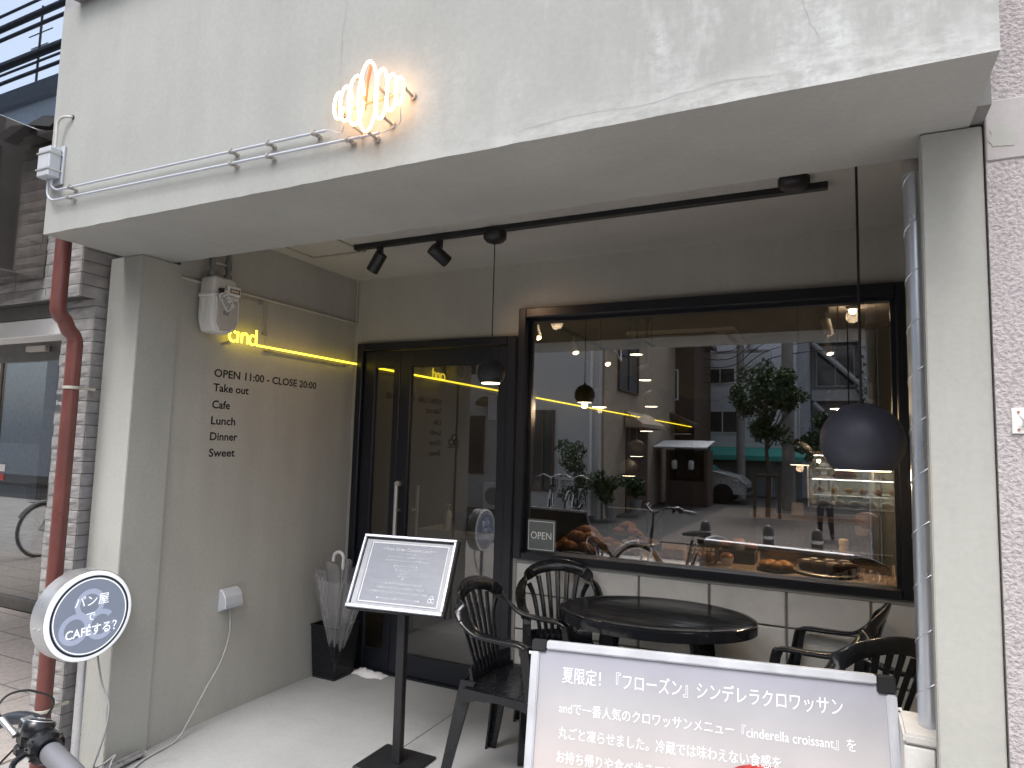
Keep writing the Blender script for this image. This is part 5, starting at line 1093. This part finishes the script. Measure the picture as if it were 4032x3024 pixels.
ou=thing('outdoor_unit','pale air conditioner outdoor unit with round fan at the siding house','air conditioner unit',(-7.6,-7.85,GZ)); obj('case',B().box(-8.0,-7.25,-8.05,-7.75,GZ+.10,GZ+.75),M_white,ou,bevel=.01); obj('fan_grille',B().lathe([(.22,.0),(.22,.012),(.001,.012)],28,M=MX.Translation((-7.72,-7.745,GZ+.43))@Euler((R(-90),0,0)).to_matrix().to_4x4()),M_grpla,ou)
h2=thing('tan_house','tan rendered house with tall upper window lining the side street','house',(-6,-12,GZ))
obj('wall',B().box(-9,-5.10,-16.5,-13.41,GZ,7).box(-5.118,-5.06,-13.4,-8.35,GZ,7.0),M_tan,h2)
window(h2,-11.3,-9.4,2.95,4.5,-5.06,M_brown,'x'); obj('entrance_recess',B().box(-5.061,-5.02,-12.4,-10.2,GZ+.02,2.0),M_brown,h2); obj('door_awning',B().prism([(-5.02,2.45),(-4.55,2.12),(-4.55,2.02),(-5.02,2.02)],-12.6,-10.0,'y'),M_tan,h2)
obj('meter_pipe',B().tube([(-5.02,-8.9,4.6),(-4.98,-8.9,3.9),(-4.98,-9.4,3.7),(-5.02,-9.5,4.0)],.03,8),M_white,h2,smooth=50)
h3=thing('brown_house','dark brown clad house with white framed upper window at the end of the side street','house',(-5.5,-17,GZ))
obj('wall',B().box(-9,-4.45,-20,-16.6,GZ,6.5),M_brown,h3); window(h3,-5.9,-5.0,3.2,4.3,-16.59); obj('roof_slab',B().prism([(-9,6.3),(-4.2,5.4),(-4.2,5.55),(-9,6.6)],-20,-16.0,'y'),mat('grey_roof',(.14,.13,.125),.7),h3); obj('canopy',B().prism([(-6.2,3.1),(-4.3,2.2),(-4.3,2.35),(-6.2,3.25)],-16.58,-15.6,'y'),M_brown,h3)
obj('balcony_rail',B().tube([(-5.9,-16.2,2.0),(-4.5,-16.2,2.0)],.025,6).tube([(-5.9,-16.2,2.35),(-4.5,-16.2,2.35)],.025,6),M_white,h3)
h4=thing('white_house','white two-storey building with teal awning reflected in the middle of the window','building',(-3,-21,GZ))
M_whb=siding('white_panel',(.70,.72,.76),(.58,.60,.64),.6)
obj('wall',B().box(-5.05,-2.2,-24,-20.2,GZ,5.35),M_whb,h4); obj('wall',B().box(-4.9,-1.3,-25,-20.6,5.36,8.5).box(-2.19,-1.32,-24,-20.3,GZ,5.36),M_whb,h4)
obj('side_wall',B().box(-1.315,-.90,-24,-20.8,GZ,9),mat('pale_grey_wall',(.42,.44,.47),.8),h4)
window(h4,-4.70,-3.52,4.12,4.75,-20.18); window(h4,-4.75,-3.3,2.15,3.05,-20.18); window(h4,-4.5,-4.0,6.3,6.9,-20.55)
rbb=B(); [rbb.box(-5.03+.09*i,-5.0+.09*i,-20.16,-20.14,3.15,3.75) for i in range(20)]; rbb.box(-5.03,-3.2,-20.165,-20.16,3.1,3.8)
obj('ribbed_panel',rbb,mat('ribbed_white',(.62,.65,.70),.6),h4)
obj('shop_awning',B().prism([(-20.17,1.62),(-19.5,1.30),(-19.5,1.12),(-20.17,1.15)],-4.7,-1.0,'x'),mat('teal_canvas',(.08,.42,.36),.7),h4)
for x in (-4.4,-3.2,-2.1): obj('shop_door',B().box(x,x+.95,-20.17,-20.1,GZ+.02,1.1),mat('shop_door_grey',(.22,.23,.23),.5) if x==-4.4 else bpy.data.materials['shop_door_grey'],h4)
h5=thing('braced_building','grey steel framed building with diagonal white braces reflected at the right','building',(5,-25,GZ))
obj('wall',B().box(-.88,14,-30,-23.2,GZ,14),mat('grey_panel',(.32,.31,.30),.8),h5)
M_sg=mat('pale_grey_steel',(.50,.50,.50),.5)
for z_ in (3.6,6.0,9.0): obj('beam',B().box(-.87,14,-23.18,-22.8,z_,z_+.45),M_sg,h5)
for x in (1.2,5.0,9.0): obj('column',B().box(x-.28,x+.28,-22.79,-22.4,GZ,14),M_sg,h5)
for x0,x1 in ((-.8,1.1),(3.4,1.3),(5.2,7.0)): obj('brace',B().cyl((x0,-22.6,5.95),(x1,-22.6,4.05),.11,10).cyl((x0,-22.6,3.5),(x1,-22.6,1.4),.11,10),M_sg,h5,smooth=50)
for x0,x1 in ((-.7,.75),(1.7,4.4),(5.6,8.6)): window(h5,x0,x1,4.2,5.9,-23.19,M_sg)
h6=thing('tall_grey_house','tall pale building with dark roof reflected in the upper mirror glass at left','building',(-26,-11,GZ))
obj('wall',B().box(-34,-19.5,-15,-8.2,GZ,12.2),mat('blue_grey_wall',(.55,.59,.64),.8),h6); obj('roof',B().prism([(-8.0,12.2),(-7.6,12.35),(-11.5,14.2),(-15.5,12.2)],-34.5,-19.2,'x'),mat('slate',(.30,.335,.385),.7),h6)
for x0 in (-24.2,-28): window(h6,x0,x0+1.8,9.6,11.2,-8.19)
obj('roof_mast',B().tube([(-25,-9,12),(-25,-9,16.5)],.04,6).tube([(-25.7,-9,15.5),(-24.3,-9,15.5)],.02,5).tube([(-25.5,-9,15),(-24.5,-9,15)],.02,5),M_black,h6)
# kiosk
kq=thing('street_kiosk','dark brown street stall with sloping white roof and paper lanterns','stall',(-4.2,-13.6,GZ))
obj('body',B().box(-4.75,-3.5,-14.6,-14.5,GZ,1.45).box(-4.75,-4.65,-14.5,-13.6,GZ,1.45).box(-3.6,-3.5,-14.5,-13.6,GZ,1.45).box(-4.64,-3.61,-13.75,-13.65,GZ,.5),M_brown,kq)
obj('roof',B().prism([(-13.2,1.50),(-13.2,1.54),(-14.7,1.76),(-14.7,1.72)],-5.05,-3.45,'x'),mat('stall_roof_white',(.66,.70,.76),.4,.3),kq)
for x in (-4.45,-3.95): obj('lantern',B().lathe([(.05,.86),(.085,.90),(.09,1.0),(.085,1.10),(.05,1.14),(.001,1.14)],16,M=MX.Translation((x,-13.4,0))),M_white,kq,smooth=50)
# car
cr=thing('parked_car','silver white hatchback parked beyond the street stall','car',(-4.2,-16,GZ))
M_carp=mat('car_silver',(.55,.57,.60),.25,.3,coat=.6)
prof=[(-2.0,.35),(-2.0,.8),(-1.75,.95),(-.9,1.42),(.2,1.45),(.95,1.05),(1.7,.88),(1.95,.66),(1.95,.32)]
def body(y0,y1): return B().loft([[(x,y0+.06,z_) for x,z_ in prof],[(x,y0,z_*.98) for x,z_ in prof],[(x,y1,z_*.98) for x,z_ in prof],[(x,y1-.06,z_) for x,z_ in prof]])
Mc=MX.Translation((-4.55,-16.2,GZ))
def shift(b,M): b.v=[tuple(M@V(p)) for p in b.v]; return b
cbody=obj('body',shift(body(-.82,.82),Mc),M_carp,cr,smooth=35)
obj('side_window',shift(B().prism([(-1.5,.98),(-.85,1.36),(.15,1.38),(.75,1.03)],.822,.828,'y'),Mc),M_hw,cbody); obj('windscreen',shift(B().add([(.28,-.7,1.40),(.28,.7,1.40),(.93,.74,1.075),(.93,-.74,1.075)],[(0,1,2,3)]),Mc@MX.Translation((.02,0,.02))),M_hw,cbody)
obj('headlight',shift(B().ball((1.62,.70,.74),.16,1.1,.5,.5),Mc),M_alu,cbody,smooth=50); obj('headlight',shift(B().ball((1.62,-.70,.74),.16,1.1,.5,.5),Mc),M_alu,cbody,smooth=50); obj('bumper_grille',shift(B().box(1.94,1.97,-.5,.5,.36,.52),Mc),M_ink,cbody)
for x in (-1.25,1.22):
    for y in (.78,-.78):
        w=obj('wheel',shift(B().lathe([(.20,-.1),(.31,-.1),(.32,-.07),(.32,.07),(.31,.1),(.20,.1)],28,M=MX.Translation((x,y,.32))@Euler((R(90),0,0)).to_matrix().to_4x4()),Mc),M_tyre,cr,smooth=40)
        obj('hub',shift(B().lathe([(.20,-.095),(.02,-.09),(.02,.09),(.20,.095)],14,M=MX.Translation((x,y,.32))@Euler((R(90),0,0)).to_matrix().to_4x4()),Mc),M_alu,w)
# utility poles, wires
def upole(x,y,r,h,lab):
    t=thing('utility_pole',lab,'utility pole',(x,y,GZ),'utility poles over the street')
    obj('shaft',B().cyl((x,y,GZ),(x,y,h),r,16,r*.75),mat('pole_concrete',(.30,.29,.28),.9) if 'pole_concrete' not in bpy.data.materials else bpy.data.materials['pole_concrete'],t,smooth=50)
    obj('crossarm',B().box(x-1,x+1,y-.05,y+.05,5.1,5.2).box(x-.8,x+.8,y-.05,y+.05,6.6,6.7),M_grpla,t)
    obj('transformer',B().cyl((x+.45,y,5.2),(x+.45,y,5.85),.2,16),M_lgrey,t,smooth=40); return t
upole(-3.15,-18.6,.16,8,'thinner concrete utility pole before the white two-storey building'); upole(-1.27,-14.2,.19,8.5,'thicker concrete utility pole right of the street tree')
def wire(pts,r,lab,grp): return tag(obj('overhead_cable',B().tube(smoothpath(pts,8),r,6),M_cord,smooth=60),lab,'cable',grp)
GW='overhead cables along the street'
for i,(z_,r,s) in enumerate(((8.30,.022,.2),(8.12,.05,.1),(7.98,.03,.15),(7.55,.055,.1),(7.44,.02,.2),(7.34,.03,.16),(7.62,.012,.25))):
    wire([(-34,-2.0-.05*i,z_+.3),(-22,-2.0-.05*i,z_-s*.3),(-11,-2-.05*i,z_),(0,-2-.05*i,z_-s*.4),(14,-2-.05*i,z_+.4)],r,'dark overhead cable crossing the sky reflection in the mirror glass at left',GW)
rw=random.Random(3)
for k in range(9):
    z0_=4.2+.28*k; wire([(-7+.3*k,-18.5,z0_+.4*rw.random()),(-3.6,-18.4+.02*k,z0_-.2),(-1.3,-14.3-.02*k,z0_+.2),(4,-13.6,z0_+.3)],.014,'thin overhead wire slung between the utility poles','wires between the poles')
# ------------------------------------------------------------------ trees and shrubs
def leafmat(name,a,b_):
    m,n,bs=newmat(name); n.links.new(ramp(n,noise(n,2.2,4),[(.35,a),(.65,b_)]),bs.inputs['Base Color']); bs.inputs['Roughness'].default_value=.55; return m
M_leaf=leafmat('leaf_green',(.025,.06,.018),(.06,.115,.035)); M_leaf2=leafmat('leaf_dark',(.016,.045,.016),(.045,.095,.03)); M_bark=mat('bark',(.10,.075,.055),.9,bmp=.5,bscale=30)
def leaves(clumps,nper,size,seed,ml):
    rs=np.random.RandomState(seed); vs=[];fs=[]
    for (c,r) in clumps:
        d=rs.normal(size=(nper,3)); d/=np.linalg.norm(d,axis=1)[:,None]; p=np.array(c)+d*(r*rs.uniform(.45,1.05,(nper,1)))
        a=rs.normal(size=(nper,3)); a/=np.linalg.norm(a,axis=1)[:,None]; b_=np.cross(a,rs.normal(size=(nper,3))); b_/=np.linalg.norm(b_,axis=1)[:,None]
        s=size*rs.uniform(.6,1.3,(nper,1)); q=np.stack([p-a*s,p+b_*s*.45,p+a*s,p-b_*s*.45],1).reshape(-1,3); o=len(vs); vs+=q.tolist(); fs+=[(o+4*i,o+4*i+1,o+4*i+2,o+4*i+3) for i in range(nper)]
    b=B(); b.v=vs; b.f=fs; return b
def tree(lab,x,y,h0,cz,rx,rz,nc,nper,size,seed,grp='trees across the street',ml=None,tr_=.07):
    t=thing('tree',lab,'tree',(x,y,GZ),grp); rs=random.Random(seed); cl=[]
    for i in range(nc):
        a=rs.uniform(0,2*PI); u=rs.uniform(-1,1); k=rs.random()**.4; cl.append(((x+rx*k*math.cos(a)*math.sqrt(1-u*u*.8),y+rx*k*math.sin(a)*math.sqrt(1-u*u*.8),cz+rz*u*(.6+.4*rs.random())),rx*rs.uniform(.22,.36)))
    b=B().tube(smoothpath([(x,y,GZ),(x+.03,y,h0*.6),(x-.02,y,h0),(x,y,cz)],4),[tr_*(1-.045*i) for i in range(13)],10)
    for c,r in cl[::2]: b.tube([(x,y,h0+(cz-h0)*.4*rs.random()),tuple((V((x,y,h0))+V(c))/2+V((0,0,.1))),c],[tr_*.4,tr_*.25,tr_*.1],6)
    obj('trunk',b,M_bark,t,smooth=50)
    bb=leaves(cl,nper,size,seed,None); me=bpy.data.meshes.new('crown'); me.from_pydata(bb.v,[],bb.f); me.materials.append(ml or M_leaf); put('crown',me,t); return t
tree('rounded street tree before the white two-storey building',-1.62,-11.5,1.5,2.85,.85,1.05,34,220,.055,1)
tree('large leafy tree at the right edge of the window reflection',2.3,-9.3,1.2,3.3,1.85,1.9,60,220,.085,2,ml=M_leaf2,tr_=.12)
tree('lower dark tree between the street tree and the braced building',-.15,-13.2,.9,1.75,.85,.75,26,200,.06,3,ml=M_leaf2)
tree('tall tree farther right behind the large leafy tree',6.5,-12,2,4.5,2.2,2.2,40,180,.11,4,ml=M_leaf2,tr_=.15)
def pot(lab,x,y,h,r,seed):
    t=thing('potted_shrub',lab,'potted plant',(x,y,GZ+.09),'potted shrubs across the street'); z_=GZ+.09
    obj('pot',B().lathe([(.12,z_),(.16,z_+.3),(.17,z_+.32),(.14,z_+.32),(.13,z_+.28),(.001,z_+.28)],20,M=MX.Translation((x,y,0))),M_grpla,t,smooth=40)
    rs=random.Random(seed); cl=[((x+rs.uniform(-r,r)*.7,y+rs.uniform(-r,r)*.7,z_+.45+h*rs.random()),r*.5) for _ in range(12)]
    bb=leaves(cl,110,.05,seed,None); me=bpy.data.meshes.new('foliage'); me.from_pydata(bb.v,[],bb.f); me.materials.append(M_leaf); put('foliage',me,t)
    obj('stem',B().tube([(x,y,z_+.25),(x+.02,y,z_+.45+h*.7)],.02,6),M_bark,t)
pot('tall potted shrub at the corner of the siding house',-5.35,-7.4,1.2,.42,11); pot('round potted shrub by the tan house',-4.75,-8.0,.5,.35,12)
pot('small potted shrub before the tan house entrance',-4.6,-9.6,.35,.25,13)
# wooden tree props
tp=thing('tree_stakes','two wooden stakes bracing the street tree','tree stakes',(-1.6,-11.3,GZ)); 
for dx in (-.3,.3): obj('stake',B().cyl((-1.62+dx,-11.3,GZ),(-1.62+dx,-11.3,1.0),.04,8),M_bark,tp)
obj('cross_tie',B().cyl((-1.95,-11.3,.85),(-1.29,-11.3,.85),.035,8),M_bark,tp)
# ------------------------------------------------------------------ person with hat
def person():
    t=thing('person','person in pale straw hat, face mask, grey shirt with dark straps and navy trousers','person',(-.22,-7.6,GZ+.02))
    gz=GZ+.02; X,Y=-.22,-7.6
    pts=[('pel',(0,0,.78),.135),('wai',(0,0,.93),.125),('che',(0,.0,1.10),.145),('nec',(0,.01,1.225),.055),('hed',(0,.02,1.30),.075),('top',(0,.02,1.40),.07),
      ('ls',(-.155,0,1.16),.062),('le',(-.225,.02,.94),.045),('lw',(-.20,.10,.76),.034),('rs',(.155,0,1.16),.062),('re',(.225,.02,.94),.045),('rw',(.17,.12,.77),.034),
      ('lh',(-.075,0,.72),.085),('lk',(-.085,.06,.40),.062),('la',(-.09,-.04,.07),.042),('lt',(-.09,.09,.035),.036),('rh',(.075,0,.72),.085),('rk',(.10,.02,.40),.062),('ra',(.13,.06,.07),.042),('rt',(.14,.18,.035),.036)]
    ix={p[0]:i for i,p in enumerate(pts)}
    ed=[('pel','wai'),('wai','che'),('che','nec'),('nec','hed'),('hed','top'),('che','ls'),('ls','le'),('le','lw'),('che','rs'),('rs','re'),('re','rw'),('pel','lh'),('lh','lk'),('lk','la'),('la','lt'),('pel','rh'),('rh','rk'),('rk','ra'),('ra','rt')]
    me=bpy.data.meshes.new('body'); me.from_pydata([p[1] for p in pts],[(ix[a],ix[b_]) for a,b_ in ed],[])
    o=bpy.data.objects.new('body',me); COL.objects.link(o); md=o.modifiers.new('s','SKIN')
    for i,p in enumerate(pts): me.skin_vertices[0].data[i].radius=(p[2],p[2]*(.8 if p[0] in('pel','wai','che') else 1)); 
    me.skin_vertices[0].data[0].use_root=True
    o.modifiers.new('u','SUBSURF').levels=2
    m2=bpy.data.meshes.new_from_object(o.evaluated_get(bpy.context.evaluated_depsgraph_get())); bpy.data.objects.remove(o)
    co=[v.co.copy() for v in m2.vertices]
    skin=mat('skin',(.45,.28,.20),.6); shirt=mat('grey_shirt',(.34,.34,.34),.9); trous=mat('navy_trousers',(.02,.024,.045),.9); shoe=mat('shoe',(.03,.03,.03),.6)
    for mm in (skin,shirt,trous,shoe): m2.materials.append(mm)
    for p in m2.polygons:
        c=p.center; p.use_smooth=True
        if c.z<.10: p.material_index=3
        elif c.z<.83 and abs(c.x)<.19: p.material_index=2
        elif c.z<1.21 and not(abs(c.x)>.15 and c.z<.95): p.material_index=1
        else: p.material_index=0
    M0=MX.Translation((X,Y,gz)); m2.transform(M0)
    bd=put('body',m2,t)
    hat=B().lathe([(.16,1.385),(.165,1.392),(.095,1.40),(.092,1.45),(.08,1.485),(.03,1.49),(.001,1.485)],28,M=M0@MX.Translation((0,.02,0))); obj('hat',hat,mat('straw',(.55,.50,.42),.8),t,smooth=40)
    obj('hat_band',B().lathe([(.0955,1.402),(.097,1.405),(.0945,1.425),(.093,1.428)],28,M=M0@MX.Translation((0,.02,0))),M_ink,t)
    obj('mask',B().ball((0,.075,1.295),.052,1,.55,.75,M=M0),M_white,t,smooth=60)
    for s in (-1,1): obj('strap',B().tube([V((s*.08,.115,1.19)),V((s*.085,.135,1.08)),V((s*.085,.115,.95))],.018,8,M=M0),M_ink,t,smooth=50)
    for s in (-1,1): obj('eye',B().ball((s*.028,.09,1.335),.008,M=M0),M_ink,t)
    for s,xw,yw_ in ((-1,-.20,.10),(1,.17,.12)):
        h=B(); 
        for f in range(4): h.tube([V((xw+s*.0+(-.02+.013*f),yw_+.0,.765)),V((xw+(-.022+.015*f),yw_+.01,.72)),V((xw+(-.02+.013*f),yw_+.025,.685-(.008 if f in(0,3) else 0)))],.0075,6,M=M0)
        h.tube([V((xw-s*.03,yw_+.01,.76)),V((xw-s*.045,yw_+.025,.725))],.008,6,M=M0); obj('hand',h,skin,t,smooth=50)
person()
